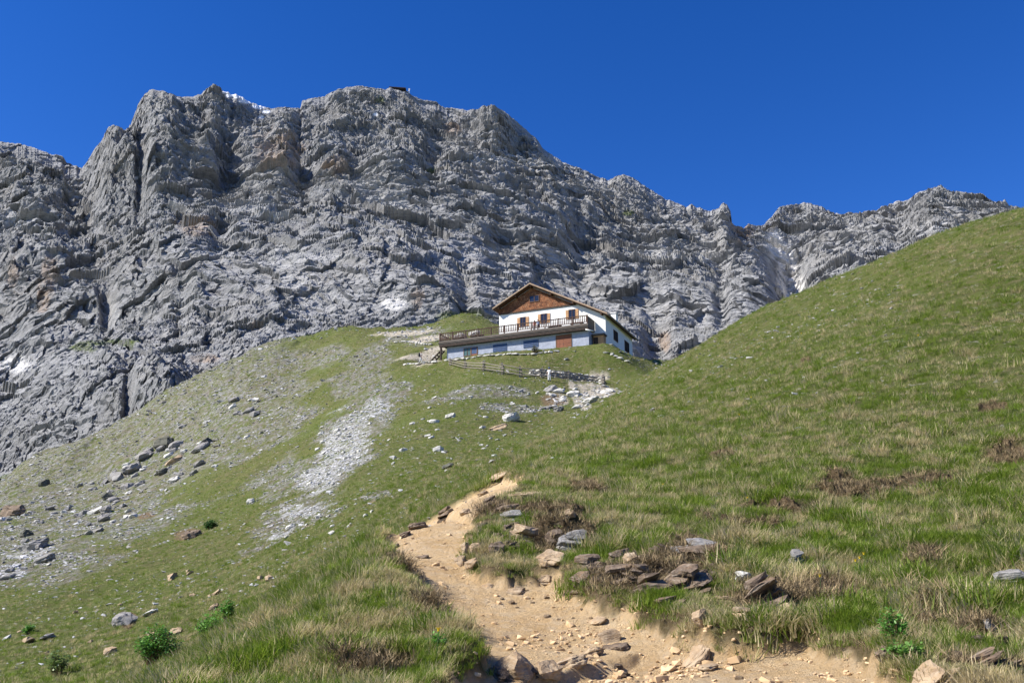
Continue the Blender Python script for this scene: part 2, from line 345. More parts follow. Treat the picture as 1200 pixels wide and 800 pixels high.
# relief seen in the photo: (pixel u, v, radius u, radius v, metres towards us)
BUTT = [(135,195,26,45,42),(185,165,30,55,22),(165,205,8,40,-26),(270,180,16,30,-22),(262,260,10,18,-14),(60,330,40,80,18),(120,455,60,50,30),(175,460,30,45,26),(150,480,6,40,-22),(200,455,22,35,22),(128,345,9,25,-22),
 (320,385,10,10,-12),(290,350,60,30,14),(240,120,40,22,12),(405,125,40,30,16),(575,150,30,22,18),(610,160,12,25,-14),(500,350,45,30,16),(545,345,10,30,-14),(330,170,20,40,14),(355,200,14,40,-16),(450,290,60,30,14),(590,270,20,30,-12),(640,250,60,40,10),
 (850,265,12,30,16),(800,330,50,40,14),(880,330,30,40,12),(925,320,18,50,-34),(945,360,16,30,-16),(1000,270,40,40,8),(1090,250,30,30,16),(1055,260,14,30,-12),(740,380,40,30,12),(700,250,30,20,8),(770,400,14,20,-14),(790,360,14,24,10),(845,345,8,30,-12),(420,175,16,30,-14),
 (470,190,20,30,10),(380,260,40,16,12),(510,180,12,30,-12),(30,230,30,30,10),(90,250,20,40,-10),(20,420,40,30,-14),(230,330,20,40,8),(215,360,8,30,-10),(610,345,20,20,10),(680,300,14,30,-10)]
def build_mountain(mat):
    ui = np.concatenate([np.linspace(-900, -40, 120), np.linspace(-38, 1238, 1180), np.linspace(1250, 1900, 90)])
    vs = np.interp(ui, [s[0] for s in SKY], [s[1] for s in SKY])
    vs = vs + 1.6*perlin(xyz(ui/7., ui*0+3.3)) + 1.0*perlin(xyz(ui/2.6, ui*0+8.3))
    ve = np.interp(ui, [s[0] for s in EDGE], [s[1] for s in EDGE])
    a_r, e_r = ray(ui, vs); a_b, e_b = ray(ui, ve)
    nr, nb = 860, 40; nu = len(ui); t = np.linspace(0, 1, nr)[:, None]
    D1 = 940+60*np.sin(ui/260.)+np.interp(ui, [-900, 0, 200, 500, 860, 940, 1200, 1900], [-200, -60, -120, 0, 60, 240, 260, 260])
    D0 = np.interp(ui, [-900, 0, 200, 500, 900, 1900], [300, 250, 245, 255, 300, 300])
    gs = np.exp(-.5*(np.arange(-80, 81)/30.)**2); gs /= gs.sum(); vsm = np.convolve(np.pad(vs, 80, mode='edge'), gs, 'valid'); e_s = ray(ui, vsm)[1]
    A_ = a_b + (a_r-a_b)*t; E_ = e_b + (e_s-e_b)*t + (e_r-e_s)*sm(t, .82, .99)
    tt = t + .035*np.sin(t*17+ui/90.)*(t*(1-t)*4)
    D = D0+(D1-D0)*(np.clip(tt, 0, 1)**1.25)
    x = A_*D; y = D+0*A_; z = E_*D
    # pixel coordinates for the surveyed relief
    U = np.broadcast_to(ui, x.shape); bb = None
    V = ve+(vs-ve)*t
    rel = np.zeros_like(x)
    wp = fbm(np.stack([U.ravel()/26, V.ravel()/26, 0*U.ravel()], 1), 4).reshape(x.shape)*.5
    for u0, v0, ru, rv, h in BUTT:
        w = np.exp(-(((U-u0)/ru)**2+((V-v0)/rv)**2)*.9+wp); rel += h*np.clip(w, 0, 1.)*1.1*np.clip(D/620, .35, 1.2)
    X, Y, Z = x.ravel(), y.ravel(), z.ravel()
    near = np.clip(D.ravel()/620, .38, 1.25)
    p3 = np.stack([X, Y, Z], 1)
    wv = np.stack([perlin(p3/55+3), perlin(p3/55+9), perlin(p3/55+21)], 1)*8 + np.stack([perlin(p3/14+3), perlin(p3/14+9), perlin(p3/14+21)], 1)*2.5
    pw = p3+wv
    d = rel.ravel()*.8
    fold = 26*perlin(np.stack([X/210, Y/400, Z/230], 1)+4)+9*perlin(np.stack([X/70, Y/200, Z/80], 1)+14)+2.5*perlin(np.stack([X/20, Y/40, Z/25], 1)+24)
    s = (Z+.30*X*np.where(X < -60, 1, .6)+fold); pb = np.stack([pw[:, 0], pw[:, 1], s+.35*wv[:, 2]], 1).astype(np.float32)
    d = d + near*13*ridged(pb*np.array([1/95, 1/170, 1/80]), 4, .5)
    d = d + near*6*ridged(pb*np.array([1/42, 1/60, 1/20])+5, 4, .55)
    d = d + near*8*facet(pb*np.array([1/52, 1/60, 1/30]))[0]
    d = d + near*4.6*facet(pb*np.array([1/21, 1/26, 1/9.5])+7)[0]
    d = d + near*2.2*facet(pb*np.array([1/8, 1/10, 1/3.6])+3)[0]
    amt = sm(fbm(p3/60+31, 3), -.25, .25)
    cl = 1-sm(D.ravel(), 260, 560)
    d = d + cl*1.4*facet(pb*np.array([1/4., 1/4.5, 1/2.0])+9)[0]+cl*.9*ridged(pb/4.2, 4, .6)
    for per, amp in ((15., 6.0), (6.1, 3.2), (2.6, 1.3)):
        k = s/per+.25*perlin(p3/9+per); fr = k-np.floor(k); h = _rv[(np.floor(k).astype(int)*37) & 255, 0]
        d = d + near*amp*(.35+.65*amt)*np.where(fr < .8, .5-fr/.8, (fr-.8)/.2-.5)*(.7+.5*h)
    d = d + near*1.3*fbm(p3*np.array([1/6., 1/6., 1/3.5]), 3, .5)
    # push out along the direction towards us and up
    topf = 1-.75*sm(t, .93, 1.)+0*x
    d = (d-18)*topf.ravel()
    Y2 = Y - d*.78; X2 = X - d*.10*0; Z2 = Z + d*.42
    # column by column: make the skyline land on the traced one
    # keep every vertex in its own vertical column
    X2 = (A_.ravel())*Y2
    E2 = (Z2/Y2).reshape(nr, nu); i0 = int(nr*.82); emax = E2[i0:].max(0); k = e_r/emax
    gk = np.exp(-.5*(np.arange(-70, 71)/28.)**2); gk /= gk.sum(); ks = np.convolve(np.pad(k, 70, mode='edge'), gk, 'valid')
    kk = 1+(ks-1)*sm(t, .25, .85)+(k-ks)*sm(t, .84, .985)
    Z2 = (E2*kk*Y2.reshape(nr, nu)).ravel()
    G = np.stack([X2, Y2, Z2], 1).reshape(nr, nu, 3)
    # back side falls away behind the crest
    tb = np.linspace(0, 1, nb+1)[1:, None]; last = G[-1]
    B = np.empty((nb, nu, 3)); B[..., 1] = last[:, 1]+tb*500; B[..., 0] = (a_r*B[..., 1]); B[..., 2] = last[:, 2]-tb*430-tb**.5*25+6*fbm(np.stack([B[..., 0].ravel()/20, B[..., 1].ravel()/20, B[..., 0].ravel()*0], 1), 4).reshape(nb, nu)
    G = np.concatenate([G, B]); n = nr+nb
    i = np.arange(n-1)[:, None]*nu; j = np.arange(nu-1)[None]
    Fq = np.stack([i+j, i+j+1, i+nu+j+1, i+nu+j], 2).reshape(-1, 4)
    Vx = G.reshape(-1, 3)
    ee = Vx[:, 2]/Vx[:, 1]; bq = (CP*ee-SP)/(CP+SP*ee); Vf = 400-F*bq; Uf = 600+F*(Vx[:, 0]/Vx[:, 1])*(CP-bq*SP)      # where the surveyed colours lie on the wall
    Vf[nr*nu:] = -99
    wn = fbm(Vx/25, 5, .6)
    def pm(L, w=.9):
        o = np.zeros(len(Vx))
        for u0, v0, ru, rv in L:
            i = ((np.abs(Uf-u0) < ru*(1.2+w)) & (np.abs(Vf-v0) < rv*(1.2+w))).nonzero()[0]; dd = np.sqrt(((Uf[i]-u0)/ru)**2+((Vf[i]-v0)/rv)**2); o[i] = np.maximum(o[i], 1-sm(dd+wn[i]*w, .6, 1.1))
        return o
    pale = pm([(20,425,34,16),(350,330,26,18),(460,352,22,14),(370,355,30,16),(300,245,40,14),(340,300,30,14),(460,235,26,14),(480,280,30,9),(380,300,25,10),(930,335,12,34),(945,350,14,14),(905,290,14,20),(25,255,28,14),(560,295,24,8),(130,370,10,20),(590,185,50,6),(655,300,30,12),(1090,265,40,6),(770,300,30,12),(430,215,30,10),(640,190,30,8),(250,300,30,9),(830,300,20,10)])
    scree = pm([(936,348,18,24),(922,315,12,34),(908,285,10,20),(460,355,16,8),(18,428,20,10)], .5)
    tan = .75*pm([(58,322,10,26),(50,350,9,20),(490,350,9,18),(395,195,14,14),(530,150,14,8),(780,400,8,14),(400,390,6,8),(330,175,30,30),(300,382,10,6),(240,420,18,5),(870,265,14,20),(15,320,8,20),(640,360,20,10),(230,265,24,14)], 1.2)
    green = pm([(150,402,12,6),(110,403,20,4),(100,408,18,5),(735,250,8,4),(445,118,8,5),(505,200,6,3),(545,372,40,8),(20,560,26,6),(60,548,20,6),(140,400,30,3),(655,385,10,4)], .9)
    snow = pm([(276,112,14,3.6),(290,118,12,4),(304,125,10,3.6),(312,131,6,2.5),(265,108,8,1.2),(160,209,2.5,2.5),(330,124,14,.8),(306,137,4,2.2),(440,134,3,2)], .25)
    me = npmesh('mountain', Vx, Fq, [mat], True, dict(pale=pale, tan=tan, green=green, snow=snow, screes=scree))
    me.polygons.foreach_set('use_smooth', np.zeros(len(Fq), bool))
    return tag(obj('mountain', me), kind='structure')
def mountain_mat():
    t = NT('limestone wall'); p = t.pos(); nz = t.nz()
    n1 = t.noise(p, .018, 6, .62); n2 = t.noise(p, .11, 8, .7, .4); n3 = t.noise(p, .6, 6, .75)
    st = t.noise(t.scale(p, (.05, .05, .75), (0, R(14), 0)), 1., 7, .7, 1.)
    c = t.mix(t.rng(n2, .34, .66), (.135, .138, .145), (.32, .32, .325))
    c = t.mix(t.rng(n1, .45, .7, 0, .45), c, (.26, .24, .215))
    c = t.mix(t.rng(st, .5, .68, 0, .5), c, (.38, .38, .385))
    c = t.mix(t.rng(n3, .54, .72, 0, .5), c, (.085, .088, .10))
    c = t.mix(t.math('MULTIPLY', t.rng(nz, .50, .85), .6), c, (.44, .44, .44))
    c = t.mix(t.math('MULTIPLY', t.attr('tan'), t.rng(n2, .38, .6, .1, .85)), c, (.36, .25, .17))
    c = t.mix(t.math('MULTIPLY', t.attr('pale'), t.rng(n3, .35, .65, .1, .6)), c, (.50, .495, .49))
    c = t.mix(t.math('MULTIPLY', t.attr('green'), t.rng(n3, .35, .55)), c, (.10, .13, .035))
    c = t.mix(t.math('MULTIPLY', t.attr('screes'), .95), c, (.60, .59, .58))
    c = t.mix(t.attr('snow'), c, (.86, .88, .92))
    h = t.math('ADD', t.math('MULTIPLY', t.noise(p, .45, 8, .75), 1.), t.math('MULTIPLY', st, .6))
    t.bsdf(c, .92, t.bump(h, 1.6, .9), .15); return t.m
# ------------------------------------------------------------------ the hut and its surroundings
M_ = {}
def mats():
    M_['white'] = paint('white lime plaster', (.80, .79, .75), .05, .85, 1.5)
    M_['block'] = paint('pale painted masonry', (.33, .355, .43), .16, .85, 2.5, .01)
    M_['dark'] = paint('dark weathered wood', (.045, .030, .024), .4, .8, 4)
    M_['fascia'] = woodmat('grey weathered board', (.10, .082, .07), (1.2, 14, 14))
    M_['rail'] = paint('dark stained wood', (.075, .040, .030), .4, .75, 4)
    M_['verge'] = woodmat('light weathered board', (.33, .235, .16), (3, 3, 3), .3)
    M_['soffit'] = paint('brown soffit board', (.10, .052, .028), .3, .8, 3)
    M_['shutter'] = woodmat('orange wood shutter', (.46, .26, .13), (8, 8, 2), .2)
    M_['glass'] = paint('dark window glass', (.018, .022, .035), .2, .12, 2, 0, .6)
    M_['blue'] = paint('dull blue painted board', (.035, .07, .16), .25, .55, 3)
    M_['teal'] = paint('grey green curtain glass', (.07, .13, .13), .2, .3, 3)
    M_['door'] = woodmat('red brown door boards', (.20, .075, .040), (9, 9, 1), .35)
    M_['frame'] = woodmat('brown window frame', (.16, .085, .045), (8, 8, 3), .3)
    M_['roof'] = paint('grey shingle roof', (.12, .10, .09), .3, .85, 6, .02)
    M_['fence'] = woodmat('silvery fence wood', (.20, .175, .15), (5, 5, 5), .35, .9)
    M_['steel'] = paint('grey metal rail', (.22, .22, .23), .15, .5, 4, 0)
    M_['pipe'] = paint('white metal', (.75, .75, .74), .05, .5, 4, 0)
    t = NT('brown wooden shingles'); o = t.n('ShaderNodeTexCoord').outputs['Object']
    b = t.n('ShaderNodeTexBrick'); t.l(t.scale(o, (1, 1, 1), (R(90), 0, 0)), b.inputs['Vector']); b.inputs['Scale'].default_value = 1.
    b.inputs['Brick Width'].default_value = .34; b.inputs['Row Height'].default_value = .3; b.inputs['Mortar Size'].default_value = .02; b.inputs['Bias'].default_value = 0
    b.inputs['Color1'].default_value = (.13, .045, .018, 1); b.inputs['Color2'].default_value = (.30, .115, .045, 1); b.inputs['Mortar'].default_value = (.035, .015, .01, 1)
    n = t.noise(o, 2.2, 5, .7)
    c = t.mix(t.rng(n, .5, .68, 0, .75), b.outputs[0], (.42, .23, .12)); c = t.mix(t.rng(t.noise(o, 5, 4), .52, .7, 0, .6), c, (.06, .025, .015))
    t.bsdf(c, .8, t.bump(b.outputs['Fac'], .02, 1)); M_['shingle'] = t.m
HX = Vector((.9135, -.4067, 0)); HY = Vector((.4067, .9135, 0)); HO = Vector((13.25, 125., HZ))
def on_plane(u, v, axis, off):
    """pixel -> hut coordinates on the plane y = off (axis 'y') or x = off (axis 'x')"""
    a, e = ray(u, v); d = Vector((float(a), 1, float(e))); n = HY if axis == 'y' else HX
    s = (n.dot(HO)+off)/n.dot(d); p = d*s-HO; return p.dot(HX), p.dot(HY), p.z
def build_hut():
    mats()
    root = empty('mountain_hut', HO, math.atan2(HX.y, HX.x))
    tag(root, 'white alpine hut with brown shingled gable and long dark railed terrace, standing below the cliffs', 'hut')
    RX, RZ, SL = -11.2, 11.4, .518; W = 16.6; DEP = 13.
    rz = lambda x: RZ-abs(x-RX)*SL
    # walls
    bm = bmesh.new()
    prism(bm, [(-W, 0, -.8), (0, 0, -.8), (0, 0, rz(0)-.2), (RX, 0, RZ-.2), (-W, 0, rz(-W)-.2)], (0, DEP, 0))
    bmobj('wall', bm, M_['white'], root)
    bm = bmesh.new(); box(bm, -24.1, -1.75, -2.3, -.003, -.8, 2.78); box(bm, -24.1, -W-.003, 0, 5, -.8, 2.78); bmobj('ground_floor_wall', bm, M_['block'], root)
    # gable cladding
    bm = bmesh.new(); zb = 7.62; xr = RX+(RZ-.3-zb)/SL; xl = -W-.02
    prism(bm, [(xl, -.09, zb), (xr, -.09, zb), (RX, -.09, RZ-.3), (xl, -.09, rz(xl)-.3)], (0, .085, 0)); bmobj('gable_cladding', bm, M_['shingle'], root)
    bm = bmesh.new(); box(bm, xl, xr+.1, -.14, -.093, zb-.14, zb+.04); bmobj('gable_trim', bm, M_['dark'], root)
    # roof: two thick slabs, verge boards, rafters
    y0, y1 = -1.0, DEP+.8; xe = .6; xw = -17.25; th = .2
    bm = bmesh.new(); prism(bm, [(RX, y0, RZ+.1), (xe, y0, rz(xe)+.1), (xe, y0, rz(xe)+.1-th), (RX, y0, RZ+.1-th), (xw, y0, rz(xw)+.1-th), (xw, y0, rz(xw)+.1)], (0, y1-y0, 0))
    roof = bmobj('roof', bm, M_['roof'], root)
    bm = bmesh.new(); prism(bm, [(RX, y0+.02, RZ-.103), (xe-.03, y0+.02, rz(xe-.03)-.103), (xe-.03, y0+.02, rz(xe-.03)-.16), (RX, y0+.02, RZ-.16), (xw+.03, y0+.02, rz(xw+.03)-.16), (xw+.03, y0+.02, rz(xw+.03)-.103)], (0, y1-y0-.04, 0))
    bmobj('soffit', bm, M_['soffit'], roof)
    for nm, xa in (('verge_board', xe), ('verge_board', xw)):
        bm = bmesh.new(); prism(bm, [(RX, y0-.055, RZ+.15), (xa, y0-.055, rz(xa)+.15), (xa, y0-.055, rz(xa)-.06), (RX, y0-.055, RZ-.06)], (0, .05, 0)); bmobj(nm, bm, M_['verge'], roof)
    bm = bmesh.new(); box(bm, xe+.003, xe+.05, y0, y1, rz(xe)-.17, rz(xe)+.13); bmobj('eave_board', bm, M_['verge'], roof)
    bm = bmesh.new(); cyl(bm, (xe+.13, y0, rz(xe)-.05), (xe+.13, y1, rz(xe)-.12), .075); bmobj('gutter', bm, M_['steel'], roof, True)
    for x in (-W+.2, -13.6, RX, -8., -4.6, -.35):
        bm = bmesh.new(); box(bm, x-.1, x+.1, y0+.1, -.1, rz(x)-.42, rz(x)-.17); bmobj('purlin', bm, M_['soffit'], roof)
    bm = bmesh.new(); box(bm, -1.6, -.8, 7.6, 8.5, rz(-1.6)-.1, 8.0); box(bm, -1.7, -.7, 7.5, 8.6, 8.003, 8.12); bmobj('chimney', bm, M_['white'], roof)
    def window(u0, v0, u1, v1, off=0., shut=0, mat='glass', z=None, x=None, name='window', axis='y'):
        a = on_plane(u0, v1, axis, off); b = on_plane(u1, v0, axis, off)
        if axis == 'y': x0, x1 = a[0], b[0]; z0, z1 = min(a[2], b[2]), max(a[2], b[2])
        h = on_plane((u0+u1)/2, v1, axis, off)[2], on_plane((u0+u1)/2, v0, axis, off)[2]
        z0, z1 = z or h; bm = bmesh.new()
        if axis == 'x':
            y0_, y1_ = sorted((a[1], b[1])); f = .09
            for q in ((y0_-f, y0_, z0-f, z1+f), (y1_, y1_+f, z0-f, z1+f), (y0_, y1_, z0-f, z0), (y0_, y1_, z1, z1+f), ((y0_+y1_)/2-.03, (y0_+y1_)/2+.03, z0, z1)): box(bm, off-.02, off+.06, q[0], q[1], q[2], q[3])
            w = bmobj(name, bm, M_['frame'], root); bm = bmesh.new(); box(bm, off-.05, off+.02, y0_, y1_, z0, z1); bmobj('pane', bm, M_[mat], w); return w
        f = .07
        for q in ((x0-f, x0, z0-f, z1+f), (x1, x1+f, z0-f, z1+f), (x0, x1, z0-f, z0), (x0, x1, z1, z1+f), ((x0+x1)/2-.025, (x0+x1)/2+.025, z0, z1)):
            box(bm, q[0], q[1], off-.07, off+.02, q[2], q[3])
        w = bmobj(name, bm, M_['frame'], root)
        bm = bmesh.new(); box(bm, x0, x1, off-.02, off+.03, z0, z1); bmobj('pane', bm, M_[mat], w)
        if shut:
            for s in (-1, 1):
                xa = x0-f-.02-shut if s < 0 else x1+f+.02
                bm = bmesh.new(); box(bm, xa, xa+shut, off-.075, off-.025, z0-.03, z1+.03)
                for k in range(1, 3): box(bm, xa+.05, xa+shut-.05, off-.095, off-.0755, z0+(z1-z0)*k/3-.04, z0+(z1-z0)*k/3+.04)
                bmobj('shutter', bm, M_['shutter'], w)
        return w
    window(621, 346.6, 631.5, 353.2, -.095)
    for (a, b, v) in ((610, 616, 372), (634.2, 641, 368), (667, 674, 363)): 
        z1 = on_plane((a+b)/2, v, 'y', 0)[2]; window(a, v, b, v+10, 0, .42, z=(z1-1.35, z1))
    window(719.3, 388.5, 723.5, 399, 0, axis='x'); window(732.3, 401, 736.6, 412, 0, axis='x')
    window(543.8, 408, 551.6, 416.6, -2.3, mat='teal')
    o = -2.3
    for (u0, u1, v0, v1) in ((577.8, 594.2, 403.2, 412), (613.5, 631, 398.6, 407)):
        x0 = on_plane(u0, v0, 'y', o)[0]; x1 = on_plane(u1, v0, 'y', o)[0]; um = (u0+u1)/2; za, zb_ = on_plane(um, v1, 'y', o)[2], on_plane(um, v0, 'y', o)[2]
        bm = bmesh.new(); box(bm, x0, x1, o-.05, o-.003, za, zb_)
        w = bmobj('shutter_panel', bm, M_['blue'], root)
        bm = bmesh.new()
        for k in range(5): zz = za+.08+(zb_-za-.16)*k/4; box(bm, x0+.04, x1-.04, o-.075, o-.053, zz-.03, zz+.03)
        bmobj('batten', bm, M_['blue'], w)
    def door(u0, u1, v0, v1, top, bot, leaves):
        x0 = on_plane(u0, v0, 'y', o)[0]; x1 = on_plane(u1, v0, 'y', o)[0]; zt = on_plane((u0+u1)/2, v0, 'y', o)[2]; zb_ = on_plane((u0+u1)/2, v1, 'y', o)[2]; zb_ = max(zb_, -.15)
        bm = bmesh.new(); box(bm, x0-.12, x0, o-.08, o-.003, zb_, zt+.12); box(bm, x1, x1+.12, o-.08, o-.003, zb_, zt+.12); box(bm, x0, x1, o-.08, o-.003, zt, zt+.12)
        d = bmobj('door', bm, M_['frame'], root); n = leaves; w = (x1-x0)/n
        for k in range(n):
            xa, xb = x0+k*w+.012, x0+(k+1)*w-.012
            bm = bmesh.new(); box(bm, xa, xb, o-.055, o-.004, zb_, zb_+(zt-zb_)*.48-.01); l1 = bmobj('door_leaf', bm, M_[bot], d)
            bm = bmesh.new(); box(bm, xa, xb, o-.056, o-.004, zb_+(zt-zb_)*.48+.01, zt); bmobj('door_leaf', bm, M_[top], d)
        bm = bmesh.new(); cyl(bm, (x0+w-.08, o-.12, zb_+1.05), (x0+w-.08, o-.05, zb_+1.05), .03); bmobj('door_handle', bm, M_['steel'], d)
    door(652.3, 669, 393, 411.5, 'door', 'door', 2); door(552.8, 559, 407.5, 421, 'blue', 'door', 1)
    # terrace
    bm = bmesh.new(); box(bm, -25.1, -1.6, -3, -.1, 3.08, 3.5); box(bm, -25.1, -W-.01, -.1, 5.3, 3.08, 3.5); deck = bmobj('terrace_deck', bm, M_['fascia'], root)
    bm = bmesh.new(); box(bm, -25.15, -1.55, -3.08, -3.003, 3.27, 3.62); box(bm, -25.18, -25.103, -3, 5.3, 3.27, 3.62); bmobj('fascia_board', bm, M_['fascia'], deck)
    bm = bmesh.new(); box(bm, -25.1, -1.6, -2.95, -2.6, 2.75, 3.077); bmobj('edge_beam', bm, M_['dark'], deck)
    for k in range(24): bm = bmesh.new(); x = -24.9+k; box(bm, x, x+.14, -2.59, -2.31, 2.79, 3.075); bmobj('joist', bm, M_['dark'], deck)
    bm = bmesh.new(); box(bm, -1.64, -1.60, -2.9, -.05, 3.5, 4.72); bmobj('end_panel', bm, M_['fascia'], root)
    def rail(name, a, b):
        a = Vector(a); b = Vector(b); d = b-a; L = d.length; d.normalize(); bm = bmesh.new()
        for z, h, w in ((4.78, .1, .14), (3.86, .08, .07)): bar(bm, a+Vector((0, 0, z)), b+Vector((0, 0, z)), w, h)
        n = int(L/.27)
        for k in range(n):
            p = a+d*(L*(k+.5)/n); q = .065 if k % 2 else .05
            bar(bm, p+Vector((0, 0, 3.9)), p+Vector((0, 0, 4.35)), .06, q*2.2, d); bar(bm, p+Vector((0, 0, 4.35)), p+Vector((0, 0, 4.73)), .05, q*1.6, d)
        r = bmobj(name, bm, M_['rail'], root)
        for k in range(int(L/2)+1):
            p = a+d*(L*k/int(L/2)); bm = bmesh.new(); bar(bm, p+Vector((0, 0, 3.51)), p+Vector((0, 0, 4.88)), .14, .14, d); bmobj('post', bm, M_['rail'], r)
    rail('railing', (-25.0, -2.95, 0), (-1.7, -2.95, 0)); rail('railing', (-25.0, -2.8, 0), (-25., 5.2, 0))
    for x in (-24.85,):
        bm = bmesh.new(); box(bm, x-.12, x+.12, -2.9, -2.66, -.8, 2.745); bmobj('support_post', bm, M_['dark'], root)
    # side porch, canopy, white pipe and side rail
    bm = bmesh.new(); box(bm, -1.5, .0, -1.1, -.01, -.5, 2.2); pr = bmobj('porch', bm, M_['shutter'], root)
    bm = bmesh.new(); box(bm, -1.68, .2, -1.35, -.02, 2.203, 2.45); bmobj('porch_roof', bm, M_['fascia'], pr)
    bm = bmesh.new(); box(bm, -1.45, -.8, -1.14, -1.103, -.1, 2.0); bmobj('porch_door', bm, M_['dark'], pr)
    bm = bmesh.new(); cyl(bm, (-1.95, -3.1, 2.72), (-.95, -2.6, 2.5), .1); bmobj('lamp_tube', bm, M_['pipe'], root, True)
    bm = bmesh.new()
    for k in range(12): bar(bm, (.9, k*.45, .12*max(0, k*.45-2)), (.9, k*.45, 1.15), .04, .04, (1, 0, 0))
    bar(bm, (.9, 0, 1.15), (.9, 5, 1.15), .06, .06); bmobj('side_rail', bm, M_['steel'], root)
    # things on and by the terrace
    def table(xx, yy, rot, lab):
        t = empty('picnic_table', HO+HX*xx+HY*yy+Vector((0, 0, 3.5)), math.atan2(HX.y, HX.x)+rot); tag(t, lab, 'table', 'picnic tables on the hut terrace')
        bm = bmesh.new()
        for k in range(4): box(bm, -.9, .9, -.34+k*.175, -.18+k*.175, .70, .75)
        bmobj('table_top', bm, M_['rail'], t)
        for s in (-1, 1):
            bm = bmesh.new(); box(bm, -.9, .9, s*.7-.13, s*.7+.13, .42, .46); bmobj('seat', bm, M_['rail'], t)
            bm = bmesh.new(); bar(bm, (s*.7, -.6, 0), (s*.7, -.2, .7), .08, .06); bar(bm, (s*.7, .6, 0), (s*.7, .2, .7), .08, .06); bar(bm, (s*.7, -.8, .38), (s*.7, .8, .38), .06, .07); bmobj('leg', bm, M_['rail'], t)
    table(-22.6, -1.4, 0, 'dark red picnic table at the far left end of the terrace, behind the railing')
    table(-19.4, -1.5, .05, 'dark red picnic table on the terrace just left of the white facade')
    table(-7.0, -1.6, 0, 'dark red picnic table below the rightmost shuttered window on the terrace')
    table(-3.6, -1.7, .04, 'dark red picnic table at the right end of the terrace, by its corner post')
    # slanting stair beam under the left end
    st = empty('timber_stair', HO+HX*-25.6+HY*-2.2+Vector((0, 0, 0))); st.rotation_euler = (0, 0, math.atan2(HX.y, HX.x)); tag(st, 'dark slanting timber stair leaning up to the left end of the terrace', 'stair')
    bm = bmesh.new()
    bar(bm, (-2.8, 0, -.35), (.6, 0, 2.6), .1, .28, (0, 1, 0)); bar(bm, (-2.8, .9, -.35), (.6, .9, 2.6), .1, .28, (0, 1, 0)); bmobj('stringer', bm, M_['dark'], st)
    for k in range(9):
        bm = bmesh.new(); f = (k+.5)/9; x = -2.8+3.4*f; z = -.35+2.95*f; box(bm, x-.14, x+.14, .05, .85, z, z+.05); bmobj('tread', bm, M_['dark'], st)
    return root
# ------------------------------------------------------------------ fence, walls
def gz(x, y): return float(z_ground(np.array([x]), np.array([y]))[0])
def build_fence():
    m = M_['fence']; pts = [(527,430,.9),(544.5,433,1.0),(566,435.5,1.2),(588,440,1.35),(609,442.5,1.25),(635,444.5,1.15),(666,445,1.05),(700,447,1.0),(706.5,450,1.1)]
    W = [Vector((*hit(u, v, 80)[:2], 0)) for u, v, h in pts]
    for w in W: w.z = gz(w.x, w.y)
    f = empty('wooden_fence', W[0]); tag(f, 'grey weathered wooden rail fence running along the slope below the hut', 'fence')
    for w, (u, v, h) in zip(W, pts):
        bm = bmesh.new(); a = w-W[0]; bar(bm, a-Vector((0, 0, .3)), a+Vector((.04, 0, h*1.15)), .2, .17, (0, 1, 0)); bmobj('post', bm, m, f)
        bm = bmesh.new(); a = a+Vector((.28, .1, 0)); bar(bm, a-Vector((0, 0, .3)), a+Vector((-.05, 0, h*.95)), .13, .12, (0, 1, 0)); bmobj('post', bm, m, f)
    for i in range(len(W)-1):
        for k in range(3):
            a = W[i]-W[0]; b = W[i+1]-W[0]; h0 = pts[i][2]*(.28+.33*k)+random.uniform(-.06, .06); h1 = pts[i+1][2]*(.28+.33*k)+random.uniform(-.08, .08)
            if i in (2, 6) and k == 2: h1 -= .3
            bm = bmesh.new(); d = (b-a).normalized()*.35; bar(bm, a+Vector((0, -.14, h0))-d, b+Vector((0, -.14, h1))+d, .06, .10, (0, 0, 1)); bmobj('rail', bm, m, f)
def rock_bm(seed, l, w, h, layered=.0, n=26, sub=2):
    rr = random.Random(seed); bm = bmesh.new()
    for _ in range(n):
        v = [rr.uniform(-1, 1) for _ in range(3)]; m = max(abs(c) for c in v); p = 4.; q = (sum(abs(c)**p for c in v))**(1/p); v = [c/q for c in v]
        v[2] *= 1-.12*rr.random(); bm.verts.new((v[0]*l/2, v[1]*w/2, v[2]*h/2))
    bmesh.ops.convex_hull(bm, input=bm.verts)
    bmesh.ops.delete(bm, geom=[v for v in bm.verts if not v.link_faces], context='VERTS')
    if sub:
        bmesh.ops.triangulate(bm, faces=bm.faces)
        for _ in range(sub): bmesh.ops.subdivide_edges(bm, edges=bm.edges, cuts=1, use_grid_fill=True)
        V = np.array([v.co for v in bm.verts]); s = (l+w+h)/3; o = seed*3.7
        n1 = fbm(V/s*2.5+o, 3)[:, None]; dirs = V/np.maximum(np.linalg.norm(V, axis=1)[:, None], 1e-6)
        V = V+dirs*n1*s*.16
        if layered:
            k = V[:, 2]/(h*layered)+.6*fbm(V/s*1.5+o+5, 2); fr = k-np.floor(k); a = (_rv[(np.floor(k).astype(int)+seed) & 255, 0]*.5+.2+.6*(np.abs(fr-.5)*2)**6)
            V[:, 0] -= np.sign(V[:, 0])*np.minimum(np.abs(V[:, 0]), a*s*.10); V[:, 1] -= np.sign(V[:, 1])*np.minimum(np.abs(V[:, 1]), a*s*.10)
        for v, c in zip(bm.verts, V): v.co = c
    return bm
